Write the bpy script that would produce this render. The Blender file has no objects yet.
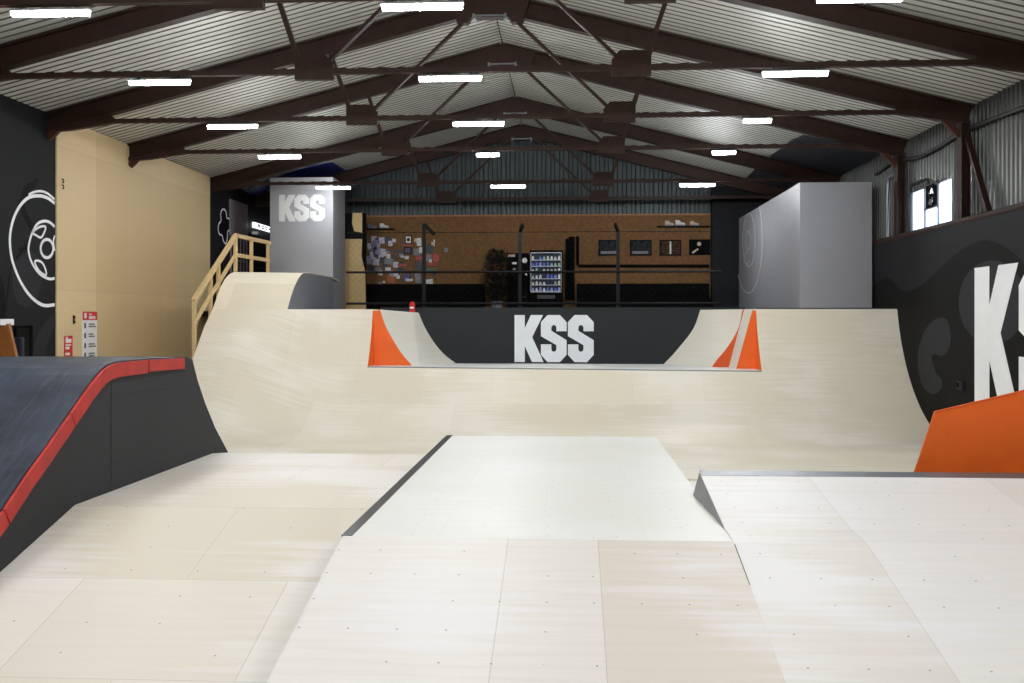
import bpy, bmesh, math, random
from mathutils import Vector, Matrix
random.seed(7)
SC = bpy.context.scene
COL = SC.collection
PI = math.pi

# ------------------------------------------------------------------ camera
EYE = 2.4                       # eye height above the low floor
YAW = math.atan(0.057)
cam_d = bpy.data.cameras.new('camera')
cam_d.sensor_width = 36.0
cam_d.lens = 36.0 * 1000.0 / 1024.0
cam_d.shift_y = -22.5 / 1024.0
cam_d.clip_end = 200
cam = bpy.data.objects.new('camera', cam_d)
COL.objects.link(cam)
cam.location = (0, 0, EYE)
cam.rotation_euler = (PI / 2, 0, YAW)
SC.camera = cam
SC.view_settings.view_transform = 'Standard'
SC.view_settings.look = 'None'
SC.view_settings.gamma = 1.0
SC.view_settings.use_curve_mapping = False
SC.view_settings.exposure = 0.80

ca, sa = math.cos(YAW), math.sin(YAW)
def ray(x, y):
    u = (x - 512) / 1000.0; v = (319 - y) / 1000.0
    return (-sa + u * ca, ca + u * sa, v)
def atX(x, y, c):               # point of the wall X = c seen at a photo pixel -> (Y, z)
    a = ray(x, y); s = c / a[0]; return (a[1] * s, EYE + a[2] * s)
def atY(x, y, c):               # point of the plane Y = c -> (X, z)
    a = ray(x, y); s = c / a[1]; return (a[0] * s, EYE + a[2] * s)

# ------------------------------------------------------------------ materials
def lin(c):
    c = c / 255.0
    return c / 12.92 if c <= 0.04045 else ((c + 0.055) / 1.055) ** 2.4
def rgb(r, g, b): return (lin(r), lin(g), lin(b), 1.0)

MATS = {}
class N:
    """small node-tree helper"""
    def __init__(s, name):
        s.m = bpy.data.materials.new(name); s.m.use_nodes = True
        s.t = s.m.node_tree; s.b = s.t.nodes['Principled BSDF']
    def n(s, typ, **kw):
        nd = s.t.nodes.new(typ)
        for k, v in kw.items():
            if k in nd.inputs: nd.inputs[k].default_value = v
            else: setattr(nd, k, v)
        return nd
    def l(s, a, b): s.t.links.new(a, b)
    def mix(s, fac, c1, c2, blend='MIX'):
        nd = s.t.nodes.new('ShaderNodeMix'); nd.data_type = 'RGBA'; nd.blend_type = blend
        for i, v in ((0, fac), (6, c1), (7, c2)):
            if hasattr(v, 'node'): s.l(v, nd.inputs[i])
            else: nd.inputs[i].default_value = v
        return nd.outputs[2]
    def math(s, op, a, b=0.0, c=None):
        nd = s.t.nodes.new('ShaderNodeMath'); nd.operation = op
        for i, v in enumerate((a, b) if c is None else (a, b, c)):
            if hasattr(v, 'node'): s.l(v, nd.inputs[i])
            else: nd.inputs[i].default_value = v
        return nd.outputs[0]
    def ramp(s, fac, p0, p1):
        nd = s.t.nodes.new('ShaderNodeMapRange'); nd.inputs[1].default_value = p0; nd.inputs[2].default_value = p1
        s.l(fac, nd.inputs[0]); return nd.outputs[0]
    def coord(s, which='Object'): return s.t.nodes.new('ShaderNodeTexCoord').outputs[which]
    def mapping(s, vec, scale=(1, 1, 1), loc=(0, 0, 0), rot=(0, 0, 0)):
        nd = s.t.nodes.new('ShaderNodeMapping'); s.l(vec, nd.inputs[0])
        nd.inputs['Scale'].default_value = scale; nd.inputs['Location'].default_value = loc; nd.inputs['Rotation'].default_value = rot
        return nd.outputs[0]
    def noise(s, vec, scale, detail=3, rough=0.5):
        nd = s.n('ShaderNodeTexNoise'); nd.inputs['Scale'].default_value = scale
        nd.inputs['Detail'].default_value = detail; nd.inputs['Roughness'].default_value = rough
        s.l(vec, nd.inputs['Vector']); return nd.outputs['Fac']

def paint(name, col, rough=0.5, metal=0.0, var=0.12, scale=3.0, emit=None, stretch=(1, 1, 1), spec=0.5):
    if name in MATS: return MATS[name]
    k = N(name)
    v = k.mapping(k.coord(), stretch)
    f = k.noise(v, scale, 4, 0.6)
    dark = tuple(c * (1 - var) for c in col[:3]) + (1,)
    lite = tuple(min(1, c * (1 + var)) for c in col[:3]) + (1,)
    k.l(k.mix(k.ramp(f, 0.3, 0.7), dark, lite), k.b.inputs['Base Color'])
    k.b.inputs['Roughness'].default_value = rough
    k.b.inputs['Metallic'].default_value = metal
    k.b.inputs['Specular IOR Level'].default_value = spec
    if emit:
        k.b.inputs['Emission Color'].default_value = emit[0]
        k.b.inputs['Emission Strength'].default_value = emit[1]
    MATS[name] = k.m
    return k.m

def plywood(name, ca_, cb_, white, sheet=(2.44, 1.22), seam=0.5, screws=True, streak=0.5, off=(0.0, 0.0), rough=0.45, seamw=0.004, rot90=False, cuts=None, vcuts=(), tones=None):
    """birch sheets in metric UV space: u across, v along the riding direction"""
    k = N(name)
    uv = k.coord('UV')
    m = k.mapping(uv, (1, 1, 1), (off[0], off[1], 0), (0, 0, PI / 2 if rot90 else 0))
    br = k.n('ShaderNodeTexBrick'); k.l(m, br.inputs['Vector'])
    br.offset = 0.5; br.offset_frequency = 2; br.squash = 1.0
    br.inputs['Color1'].default_value = (0, 0, 0, 1); br.inputs['Color2'].default_value = (1, 1, 1, 1)
    br.inputs['Mortar'].default_value = (0.5, 0.5, 0.5, 1)
    br.inputs['Scale'].default_value = 1.0; br.inputs['Mortar Size'].default_value = seamw
    br.inputs['Mortar Smooth'].default_value = 0.3; br.inputs['Bias'].default_value = 0.0
    br.inputs['Brick Width'].default_value = sheet[0]; br.inputs['Row Height'].default_value = sheet[1]
    bcol, bfac = br.outputs['Color'], br.outputs['Fac']
    if cuts is not None:          # sheets of their own widths, running along the slope
        su = k.n('ShaderNodeSeparateXYZ'); k.l(uv, su.inputs[0])
        idx = tones[0]; line = None; q = 0
        for ax, cs in ((0, cuts), (1, vcuts)):
            for cpos in cs:
                q += 1
                idx = k.math('MULTIPLY_ADD', k.math('GREATER_THAN', su.outputs[ax], cpos), tones[q], idx)
                ln = k.math('LESS_THAN', k.math('ABSOLUTE', k.math('SUBTRACT', su.outputs[ax], cpos)), seamw)
                line = ln if line is None else k.math('MAXIMUM', line, ln)
        bcol = idx; bfac = line
    base = k.mix(bcol, ca_, cb_)
    # fine grain running across
    g = k.noise(k.mapping(uv, (0.7, 22, 1)), 2.0, 5, 0.6)
    base = k.mix(k.math('MULTIPLY', k.ramp(g, 0.35, 0.75), 0.22), base, tuple(c * 0.86 for c in cb_[:3]) + (1,))
    fl = k.n('ShaderNodeTexWave', wave_type='BANDS'); fl.bands_direction = 'Y'
    k.l(k.mapping(uv, (0.25, 1, 1)), fl.inputs['Vector'])
    fl.inputs['Scale'].default_value = 2.2; fl.inputs['Distortion'].default_value = 9.0; fl.inputs['Detail'].default_value = 3.0; fl.inputs['Detail Scale'].default_value = 0.8
    base = k.mix(k.math('MULTIPLY', k.ramp(fl.outputs['Fac'], 0.55, 1.0), 0.09), base, tuple(c * 0.8 for c in cb_[:3]) + (1,))
    # worn whitish patches with streaky borders
    p1 = k.noise(k.mapping(uv, (0.28, 0.34, 1), (off[0] * 1.7, off[1], 0)), 1.6, 2, 0.5)
    p2 = k.noise(k.mapping(uv, (0.5, 9.0, 1)), 1.5, 4, 0.6)
    pp = k.math('ADD', p1, k.math('MULTIPLY', k.math('SUBTRACT', p2, 0.5), 0.55))
    base = k.mix(k.math('MULTIPLY', k.ramp(pp, 0.45, 0.62), streak), base, white)
    # seam lines
    base = k.mix(k.math('MULTIPLY', bfac, seam), base, (0.25, 0.2, 0.15, 1))
    if screws:
        sx = k.n('ShaderNodeSeparateXYZ'); k.l(m, sx.inputs[0])
        def grid(o, per, ph):
            a = k.math('ADD', o, ph); a = k.math('DIVIDE', a, per); a = k.math('FRACT', a)
            a = k.math('SUBTRACT', a, 0.5); return k.math('MULTIPLY', a, per)
        gx = grid(sx.outputs[0], sheet[0] / 3, sheet[0] / 3 * 0.42); gy = grid(sx.outputs[1], 0.36, 0.19)
        d = k.math('SQRT', k.math('ADD', k.math('MULTIPLY', gx, gx), k.math('MULTIPLY', gy, gy)))
        dot = k.math('MULTIPLY', k.math('LESS_THAN', d, 0.0075), k.math('GREATER_THAN', k.noise(k.mapping(m, (1, 1, 1), (3.3, 1.7, 0)), 2.3, 1), 0.46))
        base = k.mix(k.math('MULTIPLY', dot, 0.6), base, (0.12, 0.1, 0.09, 1))
    k.l(base, k.b.inputs['Base Color'])
    k.b.inputs['Roughness'].default_value = rough
    k.b.inputs['Specular IOR Level'].default_value = 0.3
    MATS[name] = k.m
    return k.m

M = MATS
plywood('birch_bank', rgb(242, 236, 231), rgb(230, 220, 207), rgb(243, 240, 240), (0.9, 1.22), 0.30, True, 0.7, (1.665, 0.2), seamw=0.003, cuts=(-0.44, 0.21), tones=(0.1, 0.2, 0.7))
plywood('birch_kicker', rgb(232, 223, 212), rgb(243, 238, 234), rgb(243, 241, 242), (1.0, 3.05), 0.22, True, 0.8, (0.36, 0.9), seamw=0.003, cuts=(2.12, 3.64), vcuts=(4.95,), tones=(0.25, 0.7, -0.4, 0.05))
plywood('birch_table', rgb(239, 237, 229), rgb(242, 240, 234), rgb(244, 243, 240), (1.52, 1.52), 0.08, True, 0.6, (0.2, 0.6))
plywood('birch_platform', rgb(226, 214, 194), rgb(240, 233, 222), rgb(243, 240, 236), (1.525, 1.22), 0.26, True, 0.7, (2.81 + 1.525, -3.05))
plywood('birch_quarter', rgb(224, 213, 192), rgb(233, 224, 206), rgb(240, 236, 227), (1.5, 3.1), 0.12, False, 0.55, (0.9, 0.1))
plywood('birch_floor', rgb(224, 214, 195), rgb(236, 229, 214), rgb(242, 238, 230), (2.44, 1.22), 0.2, False, 0.5, (0.3, 0.7))
plywood('birch_rollin', rgb(222, 210, 186), rgb(231, 221, 199), rgb(237, 231, 216), (3.0, 1.3), 0.16, False, 0.35, (0.2, 0.4))
plywood('birch_transition', rgb(214, 208, 192), rgb(226, 221, 208), rgb(230, 228, 222), (3.0, 2.4), 0.12, False, 0.4, (0.2, 0.4))
plywood('wood_wall', rgb(190, 163, 116), rgb(222, 198, 156), rgb(216, 191, 148), (1.75, 3.05), 0.3, False, 0.3, (0.35, 0.45), 0.5, 0.004, cuts=(20.93, 22.4, 24.3, 26.0), vcuts=(2.98, 5.85), tones=(1.0, -0.35, 0.1, 0.05, 0.05, -0.15, 0.25))

paint('white_floor', rgb(222, 222, 220), 0.45, 0, 0.04)
paint('orange', rgb(244, 108, 27), 0.5, 0, 0.07, 2.0)
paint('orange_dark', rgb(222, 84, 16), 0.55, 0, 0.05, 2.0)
paint('black_wall', rgb(27, 28, 31), 0.7, 0, 0.05, spec=0.2)
paint('kss_black', rgb(29, 33, 36), 0.55, 0, 0.05, spec=0.3)
paint('mural_black', rgb(12, 11, 11), 0.7, 0, 0.05, spec=0.15)
paint('mural_grey', rgb(41, 42, 46), 0.7, 0, 0.05, spec=0.2)
paint('white_paint', rgb(246, 247, 250), 0.55, 0, 0.03)
paint('grey_panel', rgb(146, 146, 151), 0.5, 0, 0.03, 1.5)
paint('grey_letter', rgb(206, 206, 206), 0.55, 0, 0.03)
paint('kss_white', rgb(226, 229, 233), 0.6, 0, 0.03, spec=0.3)
paint('ring_paint', rgb(198, 200, 206), 0.55, 0, 0.03)
paint('grey_rollin', rgb(126, 129, 136), 0.5, 0, 0.05)
paint('steel', rgb(47, 26, 19), 0.6, 0.0, 0.25, 6.0, spec=0.3)
paint('steel_red', rgb(66, 33, 23), 0.6, 0.0, 0.2, 6.0, spec=0.3)
paint('dark_metal', rgb(52, 54, 58), 0.35, 0.8, 0.25, 12.0)
paint('grey_metal', rgb(128, 130, 136), 0.4, 0.7, 0.2, 20.0, stretch=(1, 8, 1))
paint('launch_side', rgb(48, 49, 52), 0.65, 0, 0.05, 2.0, spec=0.3)
paint('red_pad', rgb(190, 40, 30), 0.5, 0, 0.2, 5.0)
paint('rail_wood', rgb(204, 176, 128), 0.55, 0, 0.1, 4.0, stretch=(1, 1, 6))
paint('lounge_floor', rgb(30, 29, 28), 0.8, 0, 0.1, spec=0.1)
paint('black_plastic', rgb(9, 9, 10), 0.8, 0, 0.1, spec=0.08)
paint('fence_steel', rgb(20, 21, 23), 0.6, 0.2, 0.1, spec=0.3)
paint('led_body', rgb(150, 152, 155), 0.4, 0.1, 0.05)
paint('led_glow', rgb(255, 255, 255), 0.4, 0, 0.0, emit=((0.95, 0.98, 1.0, 1), 92.0))
paint('led_glow_bright', rgb(255, 255, 255), 0.4, 0, 0.0, emit=((0.95, 0.98, 1.0, 1), 200.0))
paint('bar_glow', rgb(240, 245, 255), 0.4, 0, 0.0, emit=((0.95, 0.98, 1.0, 1), 0.8))
paint('sign_white', rgb(230, 230, 232), 0.5, 0, 0.04)
paint('sign_red', rgb(205, 50, 42), 0.5, 0, 0.05)
paint('ink', rgb(40, 42, 46), 0.6, 0, 0.05)
paint('brown_wood', rgb(150, 92, 38), 0.5, 0, 0.2, 3.0)
paint('navy', rgb(24, 30, 52), 0.6, 0, 0.1)
paint('lilac', rgb(128, 116, 122), 0.6, 0, 0.06)
paint('extinguisher_red', rgb(196, 30, 28), 0.35, 0, 0.05)
paint('leaf', rgb(15, 22, 14), 0.7, 0, 0.3, 10.0)
paint('beige', rgb(196, 168, 116), 0.6, 0, 0.06)
paint('cable_black', rgb(28, 28, 28), 0.6, 0, 0.05)
paint('chrome', rgb(210, 210, 212), 0.15, 1.0, 0.02)
paint('photo_dark', rgb(44, 46, 48), 0.8, 0, 0.98, 16.0, spec=0.1)
paint('photo_warm', rgb(66, 48, 40), 0.8, 0, 0.98, 16.0, spec=0.1)
paint('frame_black', rgb(9, 9, 10), 0.8, 0, 0.05, spec=0.08)
for i, c in enumerate([(196, 190, 205), (150, 140, 170), (205, 205, 200), (70, 62, 110), (120, 120, 128), (168, 84, 40), (180, 60, 60), (70, 96, 74), (50, 54, 66), (190, 170, 150)]):
    paint('sticker_%d' % i, rgb(*c), 0.5, 0, 0.35, 14.0)
for i, c in enumerate([(150, 160, 220), (230, 235, 240), (170, 190, 150), (90, 110, 200), (140, 190, 170), (215, 215, 190)]):
    paint('drink_%d' % i, rgb(*c), 0.4, 0, 0.5, 30.0, emit=(rgb(*c), 0.05))  # faint glow in the bottles stands in for the machine's inner lamp
paint('machine_light', rgb(210, 215, 225), 0.4, 0, 0.0, emit=((0.75, 0.82, 1.0, 1), 0.12))  # glow put into the shelves for the same inner lamp

# corrugated sheet, slightly uneven galvanised grey
def galv(name, col, rough, metal):
    k = N(name)
    o = k.coord()
    f = k.noise(k.mapping(o, (0.25, 1.2, 0.25)), 1.2, 3, 0.6)
    k.l(k.mix(k.ramp(f, 0.3, 0.75), tuple(c * 0.88 for c in col[:3]) + (1,), col), k.b.inputs['Base Color'])
    k.b.inputs['Roughness'].default_value = rough; k.b.inputs['Metallic'].default_value = metal
    MATS[name] = k.m
galv('roof_sheet', rgb(194, 194, 186), 0.55, 0.1)
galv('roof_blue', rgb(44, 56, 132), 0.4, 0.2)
galv('roof_slot', rgb(112, 112, 106), 0.6, 0.1)  # darker grey for the faces of the rib slots
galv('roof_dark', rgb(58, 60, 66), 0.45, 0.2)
galv('wall_sheet', rgb(72, 74, 71), 0.38, 0.5)
galv('gable_sheet', rgb(74, 82, 84), 0.5, 0.3)

k = N('osb')     # oriented strand board
o = k.coord()
v1 = k.n('ShaderNodeTexVoronoi'); v1.inputs['Scale'].default_value = 9.0; k.l(k.mapping(o, (1, 1, 2.2), rot=(0, 0.5, 0)), v1.inputs['Vector'])
v2 = k.n('ShaderNodeTexVoronoi'); v2.inputs['Scale'].default_value = 7.0; k.l(k.mapping(o, (2.0, 1, 1), rot=(0, -0.4, 0)), v2.inputs['Vector'])
c1 = k.mix(v1.outputs['Color'], rgb(90, 60, 20), rgb(134, 92, 36))
c2 = k.mix(v2.outputs['Color'], rgb(82, 54, 18), rgb(124, 84, 32))
k.l(k.mix(0.5, c1, c2), k.b.inputs['Base Color']); k.b.inputs['Roughness'].default_value = 0.7
MATS['osb'] = k.m

k = N('launch_top')   # blue-black skate surface with pale scuffs
uv = k.coord('UV')
a = k.noise(k.mapping(uv, (1.2, 1.2, 1), rot=(0, 0, 0.35)), 1.2, 4, 0.6)
b = k.noise(k.mapping(uv, (9, 0.9, 1), rot=(0, 0, -0.35)), 2.0, 6, 0.75)
c = k.mix(k.ramp(a, 0.3, 0.7), rgb(24, 28, 39), rgb(66, 74, 92))
c = k.mix(k.math('MULTIPLY', k.ramp(b, 0.5, 0.8), 0.38), c, rgb(116, 122, 136))
k.l(c, k.b.inputs['Base Color']); k.b.inputs['Roughness'].default_value = 0.5; k.b.inputs['Specular IOR Level'].default_value = 0.3
MATS['launch_top'] = k.m

k = N('frosted_pane')  # frosted glazing lit by the sky outside
tr = k.n('ShaderNodeBsdfTransparent'); tr.inputs[0].default_value = (0.95, 0.97, 1, 1)
gl = k.n('ShaderNodeBsdfTranslucent'); gl.inputs[0].default_value = (0.9, 0.93, 1, 1)
mx = k.n('ShaderNodeMixShader'); mx.inputs[0].default_value = 0.5
k.l(tr.outputs[0], mx.inputs[1]); k.l(gl.outputs[0], mx.inputs[2])
k.l(mx.outputs[0], k.t.nodes['Material Output'].inputs['Surface'])
MATS['frosted_pane'] = k.m

# ------------------------------------------------------------------ mesh builder
class MB:
    def __init__(s): s.v = []; s.f = []; s.uv = {}; s.mi = {}
    def add(s, vs, fs, uvs=None, mi=0):
        o = len(s.v); s.v += [tuple(p) for p in vs]
        for i, f in enumerate(fs):
            if uvs: s.uv[len(s.f)] = [uvs[j] for j in f]
            s.mi[len(s.f)] = mi
            s.f.append([j + o for j in f])
        return s
    def box(s, x0, x1, y0, y1, z0, z1, mi=0):
        vs = [(x, y, z) for x in (x0, x1) for y in (y0, y1) for z in (z0, z1)]
        return s.add(vs, [(0, 1, 3, 2), (4, 6, 7, 5), (0, 4, 5, 1), (2, 3, 7, 6), (0, 2, 6, 4), (1, 5, 7, 3)], mi=mi)
    def bar(s, p, q, w, h, up=(0, 0, 1)):
        """rectangular bar from p to q; h along 'up'"""
        p, q = Vector(p), Vector(q); d = (q - p).normalized(); up = Vector(up)
        sd = d.cross(up)
        if sd.length < 1e-4: sd = d.cross(Vector((1, 0, 0)))
        sd.normalize(); u2 = sd.cross(d).normalized()
        vs = []
        for e in (p, q):
            for a, b in ((-1, -1), (1, -1), (1, 1), (-1, 1)): vs.append(e + sd * (a * w / 2) + u2 * (b * h / 2))
        return s.add(vs, [(3, 2, 1, 0), (4, 5, 6, 7), (0, 1, 5, 4), (1, 2, 6, 5), (2, 3, 7, 6), (3, 0, 4, 7)])
    def tube(s, pts, r, n=8):
        pts = [Vector(p) for p in pts]; vs = []; fs = []
        for i, p in enumerate(pts):
            d = (pts[min(i + 1, len(pts) - 1)] - pts[max(i - 1, 0)]).normalized()
            a = d.cross(Vector((0, 0, 1)))
            if a.length < 1e-3: a = d.cross(Vector((1, 0, 0)))
            a.normalize(); b = d.cross(a)
            for k_ in range(n):
                t = 2 * PI * k_ / n; vs.append(p + a * (r * math.cos(t)) + b * (r * math.sin(t)))
        for i in range(len(pts) - 1):
            for k_ in range(n):
                fs.append((i * n + k_, i * n + (k_ + 1) % n, (i + 1) * n + (k_ + 1) % n, (i + 1) * n + k_))
        fs.append(tuple(range(n))[::-1]); fs.append(tuple(range((len(pts) - 1) * n, len(pts) * n)))
        return s.add(vs, fs)
    def lathe(s, c, prof, n=16, axis='z'):
        vs = []; fs = []
        for r, h in prof:
            for k_ in range(n):
                t = 2 * PI * k_ / n; x, y = r * math.cos(t), r * math.sin(t)
                vs.append({'z': (c[0] + x, c[1] + y, c[2] + h), 'x': (c[0] + h, c[1] + x, c[2] + y), 'y': (c[0] + x, c[1] + h, c[2] + y)}[axis])
        for i in range(len(prof) - 1):
            for k_ in range(n):
                fs.append((i * n + k_, i * n + (k_ + 1) % n, (i + 1) * n + (k_ + 1) % n, (i + 1) * n + k_))
        fs.append(tuple(range(n))[::-1]); fs.append(tuple(range((len(prof) - 1) * n, len(prof) * n)))
        return s.add(vs, fs)
    def prism(s, poly, axis, a, b):
        """polygon of 2D points swept along an axis: 'x' takes (y,z), 'y' takes (x,z), 'z' takes (x,y)"""
        def P(p, t):
            return {'x': (t, p[0], p[1]), 'y': (p[0], t, p[1]), 'z': (p[0], p[1], t)}[axis]
        n = len(poly)
        vs = [P(p, a) for p in poly] + [P(p, b) for p in poly]
        fs = [tuple(range(n))[::-1], tuple(range(n, 2 * n))] + [(i, (i + 1) % n, n + (i + 1) % n, n + i) for i in range(n)]
        return s.add(vs, fs)
    def grid(s, rows, thick=(0, 0, -0.02), uvx=None):
        """rows: polylines of equal length, top surface with metric UV, closed to a slab by a shifted underside"""
        nr, nc = len(rows), len(rows[0]); vs = []; uvs = []
        for i, r in enumerate(rows):
            L = 0
            for j, p in enumerate(r):
                if j: L += (Vector(p) - Vector(r[j - 1])).length
                vs.append(tuple(p)); uvs.append((p[0] if uvx is None else uvx[i], L))
        n = len(vs); vs2 = [(p[0] + thick[0], p[1] + thick[1], p[2] + thick[2]) for p in vs]
        fs = []; I = lambda i, j: i * nc + j
        for i in range(nr - 1):
            for j in range(nc - 1):
                fs.append((I(i, j), I(i + 1, j), I(i + 1, j + 1), I(i, j + 1)))
                fs.append((n + I(i, j), n + I(i, j + 1), n + I(i + 1, j + 1), n + I(i + 1, j)))
        for j in range(nc - 1):
            fs.append((I(0, j), I(0, j + 1), n + I(0, j + 1), n + I(0, j)))
            fs.append((I(nr - 1, j + 1), I(nr - 1, j), n + I(nr - 1, j), n + I(nr - 1, j + 1)))
        for i in range(nr - 1):
            fs.append((I(i + 1, 0), I(i, 0), n + I(i, 0), n + I(i + 1, 0)))
            fs.append((I(i, nc - 1), I(i + 1, nc - 1), n + I(i + 1, nc - 1), n + I(i, nc - 1)))
        return s.add(vs + vs2, fs, uvs + uvs)
    def build(s, name, mat, parent=None, bevel=0.0, smooth=False):
        off = Vector(parent.matrix_world.translation) if parent else None
        p = parent
        if parent is not None:
            off = Vector((0, 0, 0)); q = parent
            while q is not None: off = off + Vector(q.location); q = q.parent
        else:
            xs = [v[0] for v in s.v]; ys = [v[1] for v in s.v]; zs = [v[2] for v in s.v]
            off = Vector(((min(xs) + max(xs)) / 2, (min(ys) + max(ys)) / 2, min(zs)))
        me = bpy.data.meshes.new(name)
        me.from_pydata([tuple(Vector(v) - off) for v in s.v], [], s.f)
        ul = me.uv_layers.new(name='UVMap')
        for pl in me.polygons:
            u = s.uv.get(pl.index)
            for kk, li in enumerate(pl.loop_indices):
                if u: ul.data[li].uv = u[kk]
                else:
                    co = Vector(me.vertices[me.loops[li].vertex_index].co) + off
                    nrm = pl.normal
                    ul.data[li].uv = (co.y, co.z) if abs(nrm.x) > 0.7 else ((co.x, co.z) if abs(nrm.y) > 0.7 else (co.x, co.y))
        ms = mat if isinstance(mat, (list, tuple)) else [mat]
        for m_ in ms: me.materials.append(M[m_])
        for pl in me.polygons:
            pl.material_index = s.mi.get(pl.index, 0); pl.use_smooth = smooth
        bm = bmesh.new(); bm.from_mesh(me)
        bmesh.ops.recalc_face_normals(bm, faces=bm.faces)
        big = [f for f in bm.faces if len(f.verts) > 4]
        if big: bmesh.ops.triangulate(bm, faces=big, quad_method='BEAUTY', ngon_method='EAR_CLIP')
        if bevel: bmesh.ops.bevel(bm, geom=bm.edges[:], offset=bevel, segments=2, affect='EDGES', profile=0.5, clamp_overlap=True)
        bm.to_mesh(me); bm.free()
        o_ = bpy.data.objects.new(name, me); COL.objects.link(o_)
        if parent is not None:
            o_.parent = parent
        else: o_.location = off
        return o_

def thing(name, loc, label, cat, group=None):
    o_ = bpy.data.objects.new(name, None); COL.objects.link(o_); o_.location = loc
    o_.empty_display_size = 0.2
    o_['label'] = label; o_['category'] = cat
    if group: o_['group'] = group
    return o_
def tag(o_, label, cat, group=None):
    o_['label'] = label; o_['category'] = cat
    if group: o_['group'] = group
    return o_
def struct(o_, label=None, cat=None):
    o_['kind'] = 'structure'
    if label: o_['label'] = label
    if cat: o_['category'] = cat
    return o_
def copy_tree(o_, parent=None):
    c_ = o_.copy(); COL.objects.link(c_)
    if parent is not None: c_.parent = parent
    for ch in list(o_.children): copy_tree(ch, c_)
    return c_

# ------------------------------------------------------------------ lettering (stencil-cut block letters)
LK = [(137, 93), (233, 93), (233, 215), (290, 93), (403, 93), (302, 300), (408, 533), (300, 533), (233, 385), (233, 533), (137, 533)]
LS = [(445, 93), (560, 93), (622, 160), (622, 245), (527, 245), (527, 210), (520, 193), (503, 186), (487, 193), (480, 212), (480, 240),
      (622, 328), (622, 465), (560, 533), (445, 533), (383, 465), (383, 367), (480, 367), (480, 410), (487, 430), (503, 437), (520, 430),
      (527, 410), (527, 375), (383, 290), (383, 160)]
LS2 = [(x + 251, y) for x, y in LS]
def letters(fn, parent, mat, plane, a, b, which=(0, 1, 2)):
    for i in which:
        poly = (LK, LS, LS2)[i]
        MB().prism([fn((x - 137) / 440.0, (533 - y) / 440.0) for x, y in poly], plane, a, b).build(('letter_k', 'letter_s', 'letter_s')[i], mat, parent)

# ================================================================== ROOM SHELL
WR = 7.2; WL = -10.16; RX = -1.5; RZ = EYE + 6.27; SL = 0.255
Y0, Y1 = -14.5, 33.6
def roof_z(x): return RZ - SL * abs(x - RX)

f_ = struct(MB().box(WL - 0.4, 8.2, Y0 - 0.3, Y1 + 0.3, -0.2, 0.0).build('floor', 'birch_floor'))

def corrug(y0, y1, pitch=0.25, ribs=((0, 0), (0.44, 0), (0.56, 1), (0.88, 1))):
    """trapezoidal rib positions: list of (distance, height 0..1)"""
    out = []; y = y0
    while y < y1 - 1e-6:
        for d, h in ribs:
            if y + d * pitch < y1: out.append((y + d * pitch, h))
        y += pitch
    out.append((y1, 0)); return out
roof = MB()
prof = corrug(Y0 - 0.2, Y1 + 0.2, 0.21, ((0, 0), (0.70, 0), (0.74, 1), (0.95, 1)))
XE = (WL - 0.3, RX, 7.75)
for sgn in (0, 1):
    xa, xb = (XE[0], RX) if sgn == 0 else (RX, XE[2])
    vs = []; fs = []
    for y, h in prof:
        for x in (xa, xb): vs.append((x, y, roof_z(x) + h * 0.085 - 0.035))
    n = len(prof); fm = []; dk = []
    up = [(v[0], v[1], roof_z(v[0]) + 0.18) for v in vs]
    for i in range(n - 1):
        fm.append((2 * i, 2 * i + 2, 2 * i + 3, 2 * i + 1))
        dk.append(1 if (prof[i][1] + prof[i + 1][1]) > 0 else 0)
        fs.append((2 * n + 2 * i, 2 * n + 2 * i + 1, 2 * n + 2 * i + 3, 2 * n + 2 * i + 2))
    i0 = len(roof.f)
    roof.add(vs + up, fm + fs)
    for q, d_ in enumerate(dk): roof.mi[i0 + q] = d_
roof_o = struct(roof.build('ceiling', ['roof_sheet', 'roof_slot']))
# ridge flashing seam
MB().tube([(RX, 8.0, RZ - 0.045), (RX, Y1, RZ - 0.045)], 0.012, 6).build('ridge_joint', 'steel', roof_o)

# dark blue sheets over the rear corners of the roof
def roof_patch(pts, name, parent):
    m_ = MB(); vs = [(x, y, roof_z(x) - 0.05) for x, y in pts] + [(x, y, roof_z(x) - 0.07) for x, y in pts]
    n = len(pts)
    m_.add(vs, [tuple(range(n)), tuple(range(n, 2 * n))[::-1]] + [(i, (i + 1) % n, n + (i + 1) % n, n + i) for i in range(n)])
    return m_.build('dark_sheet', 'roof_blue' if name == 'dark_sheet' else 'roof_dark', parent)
def atRoof(x, y, side):
    r_ = ray(x, y)
    if side < 0: t_ = (RZ - SL * RX - EYE) / (r_[2] - SL * r_[0])
    else: t_ = (RZ + SL * RX - EYE) / (r_[2] + SL * r_[0])
    return (r_[0] * t_, r_[1] * t_)
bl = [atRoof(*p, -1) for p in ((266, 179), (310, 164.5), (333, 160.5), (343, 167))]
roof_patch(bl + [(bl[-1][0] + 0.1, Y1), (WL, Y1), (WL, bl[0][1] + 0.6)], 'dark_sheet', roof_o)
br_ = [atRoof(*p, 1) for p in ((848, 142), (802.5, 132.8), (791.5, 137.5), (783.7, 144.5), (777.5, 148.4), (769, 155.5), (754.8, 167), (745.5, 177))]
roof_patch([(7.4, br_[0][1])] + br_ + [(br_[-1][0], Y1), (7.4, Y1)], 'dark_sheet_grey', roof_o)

# left side: painted wall, with plain plywood boarding further in
wl = struct(MB().box(WL - 0.2, WL, Y0, Y1, 0, roof_z(WL) + 0.05).build('wall_left', 'black_wall'))
ww = MB()
y_a, y_b = 19.27, 27.74
zt = roof_z(WL + 0.03) - 0.05
ww.box(WL, WL + 0.03, y_a, y_b, 0, zt)
wood = struct(ww.build('wall_left_boarding', 'wood_wall'))
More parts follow.
